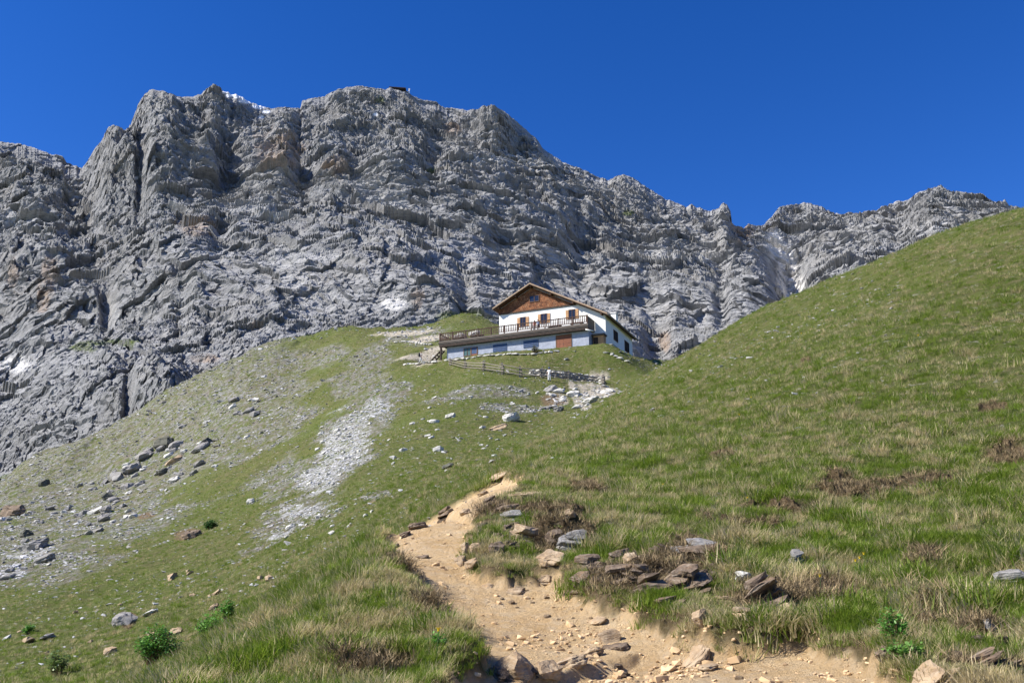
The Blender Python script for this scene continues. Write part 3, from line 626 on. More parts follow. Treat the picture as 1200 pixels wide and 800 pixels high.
def rockmat(name, c1, c2, c3, warm=(.36, .24, .12), layer=1.):
    t = NT(name); o = t.n('ShaderNodeTexCoord').outputs['Object']; p = t.pos()
    a = t.noise(o, 6, 7, .7); b = t.noise(t.scale(o, (3, 3, 30*layer)), 1.6, 5, .65, .4); c = t.noise(p, 9, 6, .7)
    k = t.mix(t.rng(a, .36, .64), c1, c2); k = t.mix(t.rng(b, .5, .72, 0, .8), k, c3); k = t.mix(t.rng(c, .52, .7, 0, .6), k, warm)
    h = t.math('ADD', a, t.math('MULTIPLY', b, .8)); t.bsdf(k, .9, t.bump(h, .035, 1.), .2); return t.m
RM = {}
def rock_mats():
    RM['grey'] = rockmat('grey schist', (.15, .14, .13), (.30, .29, .28), (.40, .39, .38), (.20, .16, .11))
    RM['dark'] = rockmat('dark lichened schist', (.055, .055, .045), (.13, .13, .105), (.17, .16, .15), (.10, .10, .05))
    RM['brown'] = rockmat('brown layered schist', (.085, .06, .042), (.22, .165, .12), (.37, .32, .265), (.27, .165, .085))
    RM['tan'] = rockmat('tan dusty rock', (.27, .19, .12), (.43, .33, .22), (.50, .42, .32), (.40, .25, .12))
    RM['pale'] = rockmat('pale limestone', (.38, .37, .34), (.60, .58, .54), (.68, .66, .62), (.46, .41, .32))
def wall_of_stones(name, pix, hgt, label, cat, mk, th=.5, hitd=80, seed=1, hstone=.28):
    """a dry stone wall along ground points, all its stones in one mesh"""
    rr = random.Random(seed); W = [Vector(hit(u, v, hitd)) for u, v in pix]
    for w in W: w.z = gz(w.x, w.y)
    o = W[0].copy(); big = bmesh.new(); me_t = []
    for i in range(len(W)-1):
        a, b = W[i], W[i+1]; d = b-a; L = d.length; h = hgt if not callable(hgt) else hgt((i+.5)/(len(W)-1)); rows = max(1, int(h/hstone))
        nx = Vector((-d.y, d.x, 0)).normalized()
        for r_ in range(rows):
            s = rr.uniform(-.2, .1)
            while s < L:
                l = rr.uniform(.35, .95)*(1.2 if r_ == 0 else 1); bm = rock_bm(rr.randrange(9999), l, th*rr.uniform(.8, 1.2), hstone*rr.uniform(.85, 1.25), 0, 16, 0)
                c = a+d*((s+l/2)/L)+Vector((0, 0, (r_+.4)*hstone))+nx*rr.uniform(-.08, .08)-o
                M = Matrix.Translation(c) @ Euler((rr.uniform(-.12, .12), rr.uniform(-.12, .12), math.atan2(d.y, d.x)+rr.uniform(-.15, .15))).to_matrix().to_4x4()
                bm.transform(M); me = bpy.data.meshes.new('t'); bm.to_mesh(me); bm.free(); big.from_mesh(me); bpy.data.meshes.remove(me); s += l*.97
    return tag(bmobj(name, big, RM[mk], None, False, o), label, cat)
def build_walls():
    wall_of_stones('dry_stone_wall', [(621,441),(640,442.5),(660,443),(680,443.5),(697,446),(705,449)], .85, 'pale dry stone retaining wall behind the fence, below the grass bank of the hut', 'wall', 'pale', .7)
    wall_of_stones('stone_footing', [(520,425.5),(545,423.5),(570,419.5),(600,416.5),(625,414.5),(650,411.5)], .35, 'low row of loose stones along the foot of the hut\'s lower wall', 'stones', 'pale', .5, 100, 5)
    wall_of_stones('stone_kerb', [(708,411),(716,414),(724,418),(732,422)], .5, 'short line of pale stones at the right corner of the hut', 'stones', 'pale', .5, 100, 8)
    wall_of_stones('stone_kerb', [(462,404),(474,402),(486,403),(498,405),(506,406)], .55, 'low kerb of white stones on the path left of the terrace', 'stones', 'pale', .5, 100, 11)
    wall_of_stones('stone_kerb', [(474,427),(488,427),(500,427),(512,427)], .4, 'flat row of white stones edging the ground where the hiker walks', 'stones', 'pale', .6, 100, 15)
# ------------------------------------------------------------------ people
def pmat(name, c, r=.8): return paint(name, c, .1, r, 20, .001)
def skin_chain(name, verts, edges, radii, mat, parent, root=0, sub=2):
    me = bpy.data.meshes.new(name); me.from_pydata(verts, edges, []); me.update(); o = bpy.data.objects.new('t', me); link(o)
    o.modifiers.new('s', 'SKIN'); me.skin_vertices[0].data[root].use_root = True
    for i, r in enumerate(radii):
        me.skin_vertices[0].data[i].radius = (r, r) if not isinstance(r, tuple) else r
        if i != root: me.skin_vertices[0].data[i].use_root = False
    s = o.modifiers.new('u', 'SUBSURF'); s.levels = s.render_levels = sub
    dg = bpy.context.evaluated_depsgraph_get(); m2 = bpy.data.meshes.new_from_object(o.evaluated_get(dg)); m2.name = name
    bpy.data.objects.remove(o); m2.materials.clear(); m2.materials.append(mat)
    for p in m2.polygons: p.use_smooth = True
    return obj(name, m2, parent)
def person(loc, rz, label, J, shirt, pants, hair, pack=None, hat=None, sleeves=.5, long_legs=True, skirt=False):
    """J holds joint positions (x right, -y forward) of a 1.75 m figure"""
    root = empty('person', loc, rz); tag(root, label, 'person'); skin = M_.get('skin') or M_.setdefault('skin', pmat('skin', (.45, .25, .17)))
    V = [J['pelvis'], J['waist'], J['chest'], J['neck'], J['jaw'], J['head'], J['crown']]; E = [(i, i+1) for i in range(6)]; Rr = [.12, .115, .13, .055, .068, .088, .055]
    for s in ('L', 'R'):
        k = len(V); V += [J['sh'+s], J['el'+s], J['wr'+s], J['ha'+s]]; E += [(2, k), (k, k+1), (k+1, k+2), (k+2, k+3)]; Rr += [.05, .038, .025, .03]
        w, h = Vector(J['wr'+s]), Vector(J['ha'+s]); d = (h-w).normalized(); sd_ = Vector((0, 1, 0)) if abs(d.y) < .8 else Vector((1, 0, 0))
        for q, (off, ln) in enumerate(((-.030, .075), (-.010, .088), (.010, .08), (.028, .062))):
            k2 = len(V); b = h+d*.02+sd_*off; V += [tuple(b), tuple(b+d*ln*.55), tuple(b+d*ln*.9+Vector((0, -.02, 0)))]; E += [(k+3, k2), (k2, k2+1), (k2+1, k2+2)]; Rr += [.010, .009, .008]
        k2 = len(V); b = w+d*.03+sd_*-.03; V += [tuple(b), tuple(b+d*.05+sd_*-.02)]; E += [(k+3, k2), (k2, k2+1)]; Rr += [.011, .009]
        k = len(V); V += [J['hp'+s], J['kn'+s], J['an'+s], J['to'+s]]; E += [(0, k), (k, k+1), (k+1, k+2), (k+2, k+3)]; Rr += [.085, .055, .04, .035]
    body = skin_chain('body', V, E, Rr, skin, root)
    h = Vector(J['head'])
    for s in (-1, 1):
        bm = bmesh.new(); bmesh.ops.create_icosphere(bm, subdivisions=1, radius=.012, matrix=Matrix.Translation(h+Vector((s*.032, -.082, 0)))); bmobj('eye', bm, M_['dark'], root)
        bm = bmesh.new(); bmesh.ops.create_icosphere(bm, subdivisions=1, radius=.03, matrix=Matrix.Translation(h+Vector((s*.088, .01, -.01))) @ Matrix.Diagonal((.35, .7, 1, 1))); bmobj('ear', bm, skin, root)
    bm = bmesh.new(); bmesh.ops.create_icosphere(bm, subdivisions=1, radius=.018, matrix=Matrix.Translation(h+Vector((0, -.095, -.02))) @ Matrix.Diagonal((.8, 1, 1.3, 1))); bmobj('nose', bm, skin, root)
    bm = bmesh.new(); box(bm, -.025, .025, -.084, -.07, h.z-.062-.004, h.z-.062+.004); bm.transform(Matrix.Translation((h.x, h.y, 0))); bmobj('mouth', bm, pmat('lips', (.3, .1, .08)), root)
    bm = bmesh.new(); bmesh.ops.create_uvsphere(bm, u_segments=14, v_segments=9, radius=.108, matrix=Matrix.Translation(h+Vector((0, .02, .035))))
    bmesh.ops.delete(bm, geom=[v for v in bm.verts if v.co.y-h.y < -.02 and v.co.z-h.z < .045], context='VERTS'); bmobj('hair', bm, hair, root, True)
    V = [J['pelvis'], J['waist'], J['chest'], tuple(Vector(J['neck'])-Vector((0, 0, .05)))]; E = [(0, 1), (1, 2), (2, 3)]; Rr = [.145, .14, .155, .085]
    for s in ('L', 'R'):
        k = len(V); a, b = Vector(J['sh'+s]), Vector(J['el'+s]); V += [tuple(a), tuple(a.lerp(b, sleeves))]; E += [(2, k), (k, k+1)]; Rr += [.07, .058]
    skin_chain('shirt', V, E, Rr, shirt, root, 1)
    V = [tuple(Vector(J['pelvis'])+Vector((0, 0, .07))), J['pelvis']]; E = [(0, 1)]; Rr = [.14, .15]
    for s in ('L', 'R'):
        k = len(V); a, b = Vector(J['hp'+s]), Vector(J['kn'+s]); c = Vector(J['an'+s]); V += [tuple(a), tuple(b if long_legs else a.lerp(b, .85))]; E += [(1, k), (k, k+1)]; Rr += [.105, .075]
        if long_legs: V.append(tuple(b.lerp(c, .9))); E.append((k+1, k+2)); Rr.append(.06)
    skin_chain('trousers', V, E, Rr, pants, root, 1)
    for s in ('L', 'R'):
        a, t_ = Vector(J['an'+s]), Vector(J['to'+s]); skin_chain('boot', [tuple(a+Vector((0, .03, .06))), tuple(a+Vector((0, .02, -.02))), tuple(t_)], [(0, 1), (1, 2)], [.055, .058, .048], M_['dark'], root, 1)
    if pack is not None:
        c = Vector(J['chest'])+Vector((0, .25, -.03)); bm = bmesh.new(); box(bm, c.x-.16, c.x+.16, c.y-.11, c.y+.13, c.z-.3, c.z+.24, .06); bmobj('backpack', bm, pack, root, True)
    if hat is not None:
        bm = bmesh.new(); cyl(bm, h+Vector((0, .01, .055)), h+Vector((0, .01, .15)), .115, .085, 14); cyl(bm, h+Vector((0, -.02, .05)), h+Vector((0, -.02, .062)), .165, .165, 16); bmobj('hat', bm, hat, root)
    return root
def joints(st=0., armL=None, armR=None, lean=0.):
    j = dict(pelvis=(0, 0, .95), waist=(0, -lean*.4, 1.1), chest=(0, -lean, 1.33), neck=(0, -lean*1.25, 1.5), jaw=(0, -lean*1.3-.015, 1.56), head=(0, -lean*1.35-.005, 1.63), crown=(0, -lean*1.35, 1.70),
        shL=(-.18, -lean, 1.40), shR=(.18, -lean, 1.40), elL=(-.24, .04-lean, 1.12), elR=(.24, .04-lean, 1.12), wrL=(-.25, -.08-lean, .88), wrR=(.25, -.08-lean, .88), haL=(-.25, -.11-lean, .80), haR=(.25, -.11-lean, .80),
        hpL=(-.095, 0, .88), hpR=(.095, 0, .88), knL=(-.105, -.02-st*.5, .49), knR=(.105, -.02+st*.15, .49), anL=(-.11, -st, .09), anR=(.11, st, .1), toL=(-.12, -st-.17, .045), toR=(.12, st-.17, .045))
    for s, a in (('L', armL), ('R', armR)):
        if a: j['el'+s], j['wr'+s], j['ha'+s] = a
    return j
def build_people():
    wh = pmat('white cotton', (.75, .74, .72)); bl = pmat('blue cloth', (.10, .17, .38)); navy = pmat('navy cloth', (.04, .05, .10)); blk = pmat('black nylon', (.015, .015, .018)); gr = pmat('light grey cloth', (.5, .5, .48)); rd = pmat('dark red cloth', (.22, .04, .035))
    hb = pmat('brown hair', (.06, .035, .02)); hl = pmat('fair hair', (.25, .17, .09))
    x, y, z = hit(492.5, 425.5, 100); z = gz(x, y)
    person((x, y, z), R(105), 'hiker in white carrying a black backpack, walking on the path left of the hut', joints(.22, lean=.08), wh, gr, hl, pack=blk)
    x, y, z = hit(643.5, 448, 80); y -= .6; z = gz(x, y)
    person((x, y, z), R(170), 'person in white clothes and blue hat standing at the fence below the hut', joints(.08), wh, wh, hb, hat=bl, long_legs=True)
    p = HO+HX*-9.3+HY*-2.45+Vector((0, 0, 3.5)); a = math.atan2(HX.y, HX.x)
    person(p, a, 'person in light blue shirt at the terrace railing before the middle window', joints(0, ((-.26, -.1, 1.15), (-.2, -.34, 1.27), (-.19, -.42, 1.28)), ((.26, -.1, 1.15), (.2, -.34, 1.27), (.19, -.42, 1.28)), .06), pmat('light blue cotton', (.30, .42, .70)), navy, hb)
    p = HO+HX*-9.95+HY*-2.3+Vector((0, 0, 3.5))
    person(p, a-.5, 'person in dark red top standing left of the one in light blue', joints(.03), rd, navy, hb)
# ------------------------------------------------------------------ rocks one can point at: pixel centre, width, height, material, layering, label
ROCKS = [
 (192,521,25,13,'dark',.3,0,'large dark rectangular block on the upper left scree slope'),
 (241,520,19,8,'dark',.3,.5,'thin dark slab leaning on the slope right of the large dark block'),
 (203,540,22,8,'tan',.3,.1,'flat yellowish slab below the large dark block on the scree slope'),
 (168,535,23,9,'grey',.3,.3,'grey-green slab to the lower left of the large dark block'),
 (154,551,22,11,'grey',.25,.2,'wedge-shaped grey boulder on the scree slope, dark on its lower side'),
 (190,554,11,8,'dark',0,0,'small nearly black boulder below the yellowish slab'),
 (51,567,13,8,'dark',0,0,'small black boulder near the left edge where scree meets the cliff'),
 (14,600,32,14,'brown',.25,0,'brown-black rock outcrop at the left edge of the picture'),
 (126,582,17,9,'dark',.3,.1,'dark mossy boulder in the middle of the left scree slope'),
 (40,640,30,11,'grey',.25,.35,'long tilted grey slab among the scree near the left edge'),
 (52,656,22,9,'grey',.25,.4,'dark-edged grey slab just below the long tilted slab'),
 (30,626,16,8,'dark',.25,.3,'small dark slab above the long tilted slab near the left edge'),
 (203,563,15,5,'pale',.3,.1,'thin white slab below the small black boulder on the scree'),
 (124,598,14,8,'grey',.3,.2,'blocky grey stone under the dark mossy boulder'),
 (599,490,19,12,'pale',.3,.5,'large pale grey slab sticking out of the grass in the middle slope'),
 (583,502,20,5,'tan',.3,.4,'long low tan rock just left of and below the grey slab on the middle slope'),
 (528,488,11,6,'pale',.3,.3,'small pale pointed stone in the middle grass slope below the fence'),
 (525,546,14,5,'dark',.3,.2,'dark flat stone in grass above the top of the trail'),
 (513,527,13,6,'pale',.3,.3,'pale stone up the grass slope above the dark flat stone near the trail top'),
 (376,400,1,1,None,0,0,''),
 (146,727,22,14,'grey',0,0,'rounded grey boulder in the lower left grass'),
 (176,719,20,5,'pale',.3,.3,'thin white slab right of the rounded grey boulder'),
 (222,628,26,10,'brown',.3,.1,'low brown rock outcrop in bare soil beside a small dark bush'),
 (130,763,22,8,'tan',.3,.1,'orange-tan flat rock in the lower left corner area'),
 (204,742,18,5,'tan',.3,.1,'tan flat stone just behind the bright green bush'),
 (55,747,18,6,'grey',.3,.1,'flat grey stone near the lower left edge'),
 (431,747,22,7,'grey',.3,.5,'slanting grey slab in the grass left of the trail'),
 (446,731,12,6,'pale',.3,.4,'small cream stone above the slanting slab left of the trail'),
 (315,678,10,6,'tan',0,0,'small tan stone on the grass bank left of the trail, right one of two'),
 (305,677,7,5,'tan',0,0,'small tan stone on the grass bank left of the trail, left one of two'),
 (293,588,9,6,'pale',0,0,'small white stone in grass left of the white scree patch'),
 (613,579,42,6,'tan',.3,.05,'long pale flat slab lying right of the trail at its top'),
 (586,560,26,4,'tan',.3,.0,'flat tan slab closing the crest of the trail'),
 (567,569,20,5,'tan',.3,.1,'cream flat stone on the left side of the trail crest'),
 (572,588,26,8,'brown',.25,.1,'brown layered rock on the right edge of the upper trail'),
 (590,598,36,8,'brown',.2,.1,'flaky brown ledge in the grass right of the upper trail'),
 (598,606,40,7,'grey',.2,.1,'long flaky grey-brown ledge below the upper flaky ledge'),
 (647,656,32,12,'tan',.3,0,'flat cream boulder between the peaty bank and the trail'),
 (540,658,15,10,'tan',0,0,'cream angular stone on the right edge of the trail, left one of a pair'),
 (553,661,15,9,'tan',0,0,'cream angular stone on the right edge of the trail, right one of a pair'),
 (546,646,10,12,'tan',0,0,'upright cream stone above the pair beside the trail'),
 (557,645,12,9,'tan',0,0,'small cream stone right of the upright one beside the trail'),
 (583,644,18,12,'brown',0,0,'rounded brownish rock in the grass right of the trail'),
 (571,687,12,4,'tan',.3,.1,'small flat stone with dark shadow lying on the trail'),
 (600,783,62,24,'tan',0,0,'large brown boulder across the bottom of the trail, biggest in the step'),
 (642,788,30,14,'tan',0,.1,'tan stone wedged right of the biggest boulder in the bottom step'),
 (668,776,34,13,'tan',.3,.5,'slanting brown slab in the middle of the bottom step'),
 (693,764,28,10,'tan',.3,.5,'narrow tilted stone left of the pointed one in the bottom step'),
 (714,748,24,14,'tan',0,.3,'pointed tan stone standing up at the right end of the bottom step'),
 (723,757,28,7,'brown',.3,.1,'flat brown stone lying right of the pointed stone in the step'),
 (610,627,38,20,'tan',.25,.1,'pinkish rock face in the turf bank right of the trail'),
 (666,607,15,8,'tan',0,0,'pinkish angular stone on top of the peaty bank'),
 (672,632,34,14,'grey',.25,.1,'grey slab jutting from the dark peaty bank'),
 (650,634,22,10,'brown',.2,.1,'small flaky rock inside the dark peaty bank'),
 (693,663,42,18,'brown',.18,.1,'grey-brown layered ledge at the left end of the long rock band'),
 (682,682,30,13,'brown',.2,.1,'low dark ledge under the left end of the rock band'),
 (742,656,22,9,'tan',.25,.1,'tan block on top of the rock band right of the trail'),
 (728,672,44,14,'brown',.18,.2,'broken brown layers in the middle of the rock band'),
 (760,690,58,26,'brown',.14,.25,'big layered brown ledge in the rock band, split like pages'),
 (800,681,50,18,'brown',.14,.2,'layered grey-brown ledge right of the big split ledge'),
 (785,707,34,10,'brown',.2,.2,'low brown ledge under the big split ledge'),
 (893,697,64,26,'brown',.16,.3,'big dark layered rock overhanging the trail edge at right'),
 (874,720,38,13,'tan',.25,.1,'tan-grey slab lying under the big dark layered rock'),
 (922,720,14,18,'tan',0,0,'upright rounded tan stone right of the big dark layered rock'),
 (822,725,13,15,'tan',0,0,'upright pale stone at the turf edge left of the big dark rock'),
 (853,704,26,8,'tan',.3,.2,'pale slab sunk in the turf between upright stone and dark rock'),
 (871,678,18,12,'pale',0,0,'bluish white stone in the grass above the big dark layered rock'),
 (820,640,46,9,'grey',.25,.05,'long flat grey ledge in the grass high above the trail'),
 (812,654,40,9,'brown',.2,.05,'flaky brown ledge just below the long flat grey ledge'),
 (932,655,20,14,'grey',.2,.1,'grey lichen-covered stone alone in the grass right of centre'),
 (1182,680,40,16,'grey',.2,.1,'wide grey slab at the right edge of the picture'),
 (1167,701,28,11,'grey',.25,.1,'smaller grey slab just below the wide slab at the right edge'),
 (1160,741,18,10,'grey',0,0,'small grey rock in dead grass near the right edge'),
 (1036,772,20,12,'brown',0,.2,'small dark tilted stone on the trail edge at lower right'),
 (1090,795,50,9,'tan',.25,0,'broad pale flat rock at the bottom right'),
 (1160,775,62,18,'brown',.14,.3,'long brown layered rock like a split log, bottom right corner'),
 (1190,786,30,12,'brown',.2,.2,'reddish brown layered rock touching the right edge at the bottom'),
 (816,770,44,12,'tan',.3,.1,'flat tan slab half buried in the trail near the bottom'),
 (829,783,26,8,'tan',.3,.1,'thin tan slab in the trail right below the half-buried one'),
 (700,727,22,5,'tan',.3,.1,'thin pale slab flush with the trail surface above the step'),
 (640,680,20,6,'tan',.3,.1,'small tan plate among gravel on the right of the trail'),
 (604,693,18,5,'tan',.3,.1,'thin tan plate in the gravel in the middle of the trail'),
 (497,612,1,1,None,0,0,''),
 (490,606,26,8,'brown',.3,.1,'brown stone at the left end of the upper trail step'),
 (522,603,28,8,'brown',.25,.1,'dark brown stone in the middle of the upper trail step'),
 (545,600,16,6,'tan',.3,.1,'tan stone at the right end of the upper trail step'),
 (475,627,16,6,'brown',.3,.2,'flat brown stone on the left side of the trail under the step'),
 (464,640,8,5,'brown',0,0,'small brown stone at the left trail edge, above its narrow bend'),
 (495,653,13,4,'brown',.3,.1,'thin flat stone on the trail beside the left bank'),
 (645,456,18,7,'grey',.3,.3,'grey rock jutting from the bank below the person at the fence'),
 (672,462,16,7,'pale',.3,.2,'pale rock in the bare patch below the dry stone wall'),
 (692,470,20,7,'pale',.3,.3,'white stone at the lower edge of the bare patch below the wall'),
 (712,459,18,6,'pale',.3,.2,'white stone at the right end of the bare patch, near the fence end'),
 (655,480,14,6,'grey',.3,.3,'small grey slab in the grass under the bare patch'),
 (640,478,16,5,'grey',.3,.4,'thin slab left of the small grey slab under the bare patch'),
 (539,396,16,8,'grey',0,0,'dark-hollowed rock heap above the left end of the terrace'),
 (556,391,14,7,'pale',0,0,'pale boulder beside the rock heap behind the terrace'),
]
def place_rock(me, x, y, w, h, rz, tilt, name='rock', sink=.25):
    z = gz(x, y); e = .4*w
    gx = (gz(x+e, y)-gz(x-e, y))/(2*e); gy = (gz(x, y+e)-gz(x, y-e))/(2*e)
    n = Vector((-gx*.75, -gy*.75, 1)).normalized(); q = n.to_track_quat('Z', 'Y').to_matrix() @ Euler((0, -tilt, rz)).to_matrix()
    o = obj(name, me); o.matrix_world = Matrix.Translation((x, y, z+h*(.5-sink))) @ q.to_4x4(); return o
def build_rocks():
    for i, (u, v, wp, hp, mk, lay, tilt, lab) in enumerate(ROCKS):
        if mk is None: continue
        x, y, z = hitg(u, v+hp*.3, 3 if v > 555 or u > 760 else 20); k = y/F/.97
        w = wp*k*1.1; h = hp*k*1.25; dpt = max(w*.75, h*1.1)
        if w > 4: dpt = w*.5
        bm = rock_bm(100+i, w, dpt, h, lay, 26 if lay else 20, 3 if y < 20 and wp > 24 else 2)
        if lay and 0 < lay < .26 and y < 30:
            bm.free(); bm = bmesh.new(); g = random.Random(900+i); ns = 3 if lay > .17 else 4; hh = h*1.25
            for q in range(ns):
                f = (1.05-.16*q)*g.uniform(.8, 1.05); b2 = rock_bm(700+i*7+q, w*f, dpt*f*1.1, hh/ns*1.25, 0, 18, 2)
                b2.transform(Matrix.Translation((g.uniform(-.12, .12)*w, g.uniform(-.12, .12)*dpt, hh*((q+.5)/ns-.5))) @ Euler((g.uniform(-.08, .08), g.uniform(-.07, .07), g.uniform(-.3, .3))).to_matrix().to_4x4())
                m_ = bpy.data.meshes.new('t'); b2.to_mesh(m_); b2.free(); bm.from_mesh(m_); bpy.data.meshes.remove(m_)
        bmesh.ops.recalc_face_normals(bm, faces=bm.faces); me = bpy.data.meshes.new('rock'); bm.to_mesh(me); bm.free(); me.materials.append(RM[mk])
        o = place_rock(me, x, y, w, h, random.uniform(-.35, .35), tilt*.6, 'layered_ledge' if 'ledge' in lab else 'boulder' if 'boulder' in lab or 'block' in lab else 'rock', .4 if lay and v > 555 and u > 560 else .27)
        tag(o, lab, 'rock')
# ------------------------------------------------------------------ instanced ground cover
def gn_scatter(name, pts, rot, scl, idx, tint, variants, mat, label):
    """one object holding a point per plant or stone; its node tree puts one of the given meshes on each"""
    me = bpy.data.meshes.new(name); me.vertices.add(len(pts)); me.vertices.foreach_set('co', np.asarray(pts, np.float32).ravel())
    for nme, typ, a in (('rot', 'FLOAT_VECTOR', rot), ('scl', 'FLOAT', scl), ('idx', 'INT', idx), ('tint', 'FLOAT', tint)):
        at = me.attributes.new(nme, typ, 'POINT'); at.data.foreach_set('vector' if typ == 'FLOAT_VECTOR' else 'value', np.asarray(a, np.int32 if typ == 'INT' else np.float32).ravel())
    me.materials.append(mat); o = obj(name, me)
    c = bpy.data.collections.new(name+' meshes')
    for k, m in enumerate(variants):
        m.materials.clear(); m.materials.append(mat); q = bpy.data.objects.new('%s_%02d' % (name, k), m); c.objects.link(q)
    g = bpy.data.node_groups.new(name, 'GeometryNodeTree'); g.interface.new_socket('Geometry', in_out='INPUT', socket_type='NodeSocketGeometry'); g.interface.new_socket('Geometry', in_out='OUTPUT', socket_type='NodeSocketGeometry')
    N = g.nodes.new; gi = N('NodeGroupInput'); go = N('NodeGroupOutput'); ci = N('GeometryNodeCollectionInfo'); ci.inputs['Collection'].default_value = c; ci.inputs['Separate Children'].default_value = True; ci.inputs['Reset Children'].default_value = True
    ip = N('GeometryNodeInstanceOnPoints'); ip.inputs['Pick Instance'].default_value = True
    def na(n, t): x = N('GeometryNodeInputNamedAttribute'); x.data_type = t; x.inputs[0].default_value = n; return x.outputs[0]
    L = g.links.new; L(gi.outputs[0], ip.inputs['Points']); L(ci.outputs[0], ip.inputs['Instance']); L(na('idx', 'INT'), ip.inputs['Instance Index']); L(na('rot', 'FLOAT_VECTOR'), ip.inputs['Rotation']); L(na('scl', 'FLOAT'), ip.inputs['Scale']); L(ip.outputs[0], go.inputs[0])
    md = o.modifiers.new('scatter', 'NODES'); md.node_group = g
    return tag(o, label, kind='stuff')
def polar_pts(n, a0, a1, r0, r1, seed):
    g = np.random.default_rng(seed); a = np.radians(g.uniform(a0, a1, n)); r = np.exp(g.uniform(math.log(r0), math.log(r1), n)); return r*np.sin(a), r*np.cos(a), r, g
def tuft(seed, nb, hgt, spread, w, lean=.5, droop=.6, seg=3):
    g = np.random.default_rng(seed); V = []; Fc = []; sh = []
    for b in range(nb):
        a = g.uniform(0, 2*math.pi); rr = spread*math.sqrt(g.uniform(0, 1)); x0, y0 = rr*math.cos(a), rr*math.sin(a); a2 = a+g.normal()*.7
        dx, dy = math.cos(a2), math.sin(a2); h = hgt*g.uniform(.5, 1.1); ln = lean*g.uniform(.2, 1.3)*h; ww = w*g.uniform(.6, 1.2); px, py = -dy*ww/2, dx*ww/2
        k0 = len(V); t_ = g.uniform(0, 1)
        for s in range(seg):
            f = s/seg; q = f**1.8; V += [(x0+dx*ln*q+px*(1-f*.6), y0+dy*ln*q+py*(1-f*.6), h*(f-droop*.25*f*f*f)-.015), (x0+dx*ln*q-px*(1-f*.6), y0+dy*ln*q-py*(1-f*.6), h*(f-droop*.25*f*f*f)-.015)]; sh += [t_, t_]
        V.append((x0+dx*ln, y0+dy*ln, h*(1-droop*.4))); sh.append(t_)
        for s in range(seg-1): Fc += [(k0+2*s, k0+2*s+1, k0+2*s+3), (k0+2*s, k0+2*s+3, k0+2*s+2)]
        Fc.append((k0+2*seg-2, k0+2*seg-1, k0+2*seg))
    return npmesh('tuft', V, Fc, (), True, dict(blade=sh))
def grass_mat():
    t = NT('grass blades'); ti = t.attr('tint', 'INSTANCER'); b = t.attr('blade'); p = t.n('ShaderNodeObjectInfo')
    gr = t.mix(b, (.095, .185, .012), (.225, .300, .032)); st = t.mix(b, (.38, .30, .14), (.72, .60, .37))
    f = t.math('ADD', ti, t.math('MULTIPLY', t.math('SUBTRACT', b, .5), .7))
    c = t.mix(t.rng(f, .35, .72), gr, st); c = t.mix(t.rng(p.outputs['Random'], 0, 1, 0, .3), c, (.15, .16, .035))
    d = t.n('ShaderNodeBsdfPrincipled'); t.l(c, d.inputs['Base Color']); d.inputs['Roughness'].default_value = .65; d.inputs['Specular IOR Level'].default_value = .25
    tr = t.n('ShaderNodeBsdfTranslucent'); t.l(c, tr.inputs[0]); ms = t.n('ShaderNodeMixShader'); ms.inputs[0].default_value = .45
    t.l(d.outputs[0], ms.inputs[1]); t.l(tr.outputs[0], ms.inputs[2]); t.l(ms.outputs[0], t.out.inputs[0]); return t.m
def build_grass():
    var = [tuft(k, 36, .105, .075, .0058, .6+.1*k, .5+.1*k) for k in range(6)]
    x, y, r, g = polar_pts(NG, -46, 46, 2.2, 210, 21)
    keep = np.minimum(1, (r/6.5)**2) > g.uniform(0, 1, len(x)); x, y, r = x[keep], y[keep], r[keep]
    td = trail_d(x, y); br = pmask(x, y, BROWN); ba = pmask(x, y, BARE); sc = scree_at(x, y); wh = pmask(x, y, WHITE, .6, .3)
    t, s_ = hut_uv(x, y); hut = (t > -1.3) & (t < 25.6) & (s_ > -2.6) & (s_ < 17.5)
    gl = fbm(xyz(x*.55, y*.55), 4, .6)
    pr = (1-sm(-td, -.06, .06))*(1-br*.93)*(1-ba*.9)*(1-sc*.55)*(1-wh*.9)*(1-hut)*(.72+.9*gl)
    k = g.uniform(0, 1, len(x)) < pr; x, y, r, td, br = x[k], y[k], r[k], td[k], br[k]
    z = z_ground(x, y, br*(r < 60))
    dry = fbm(xyz(x*1.9, y*1.9)+5, 4, .65)*1.9+fbm(xyz(x*.3, y*.4)+9, 3)*.6+.36+br*.25+np.exp(-np.abs(td)/.5)*.15*(r < 25); far = sm(r, 25, 70); dry = dry-far*.05+far*.5*fbm(xyz(x*.12, y*.08)+70, 4)
    n = len(x); k2 = 1-.4*np.exp(-np.maximum(td, 0)/.3)*(r < 26)
    rot = np.stack([g.normal(0, .16, n)+.05, g.normal(0, .16, n)-.18*(x > 0), g.uniform(0, 6.28, n)], 1)
    # turf combed down the right hand slope, to the left
    rot[:, 2] = np.where(g.uniform(0, 1, n) < .5, g.uniform(0, 6.28, n), rot[:, 2])
    big = 1+.9*sm(fbm(xyz(x*1.2, y*1.2)+3, 2), .05, .4)*(1-far)
    scl = g.uniform(.65, 1.2, n)*big*(1+r/60)*(1-.3*far)*k2*(1-.4*br); idx = g.integers(0, 6, n); tint = np.clip(dry+g.normal(0, .13, n), 0, 1)
    return gn_scatter('grass', np.stack([x, y, z], 1), rot, scl, idx, tint, var, grass_mat(), 'green and straw coloured mountain turf covering the slopes')
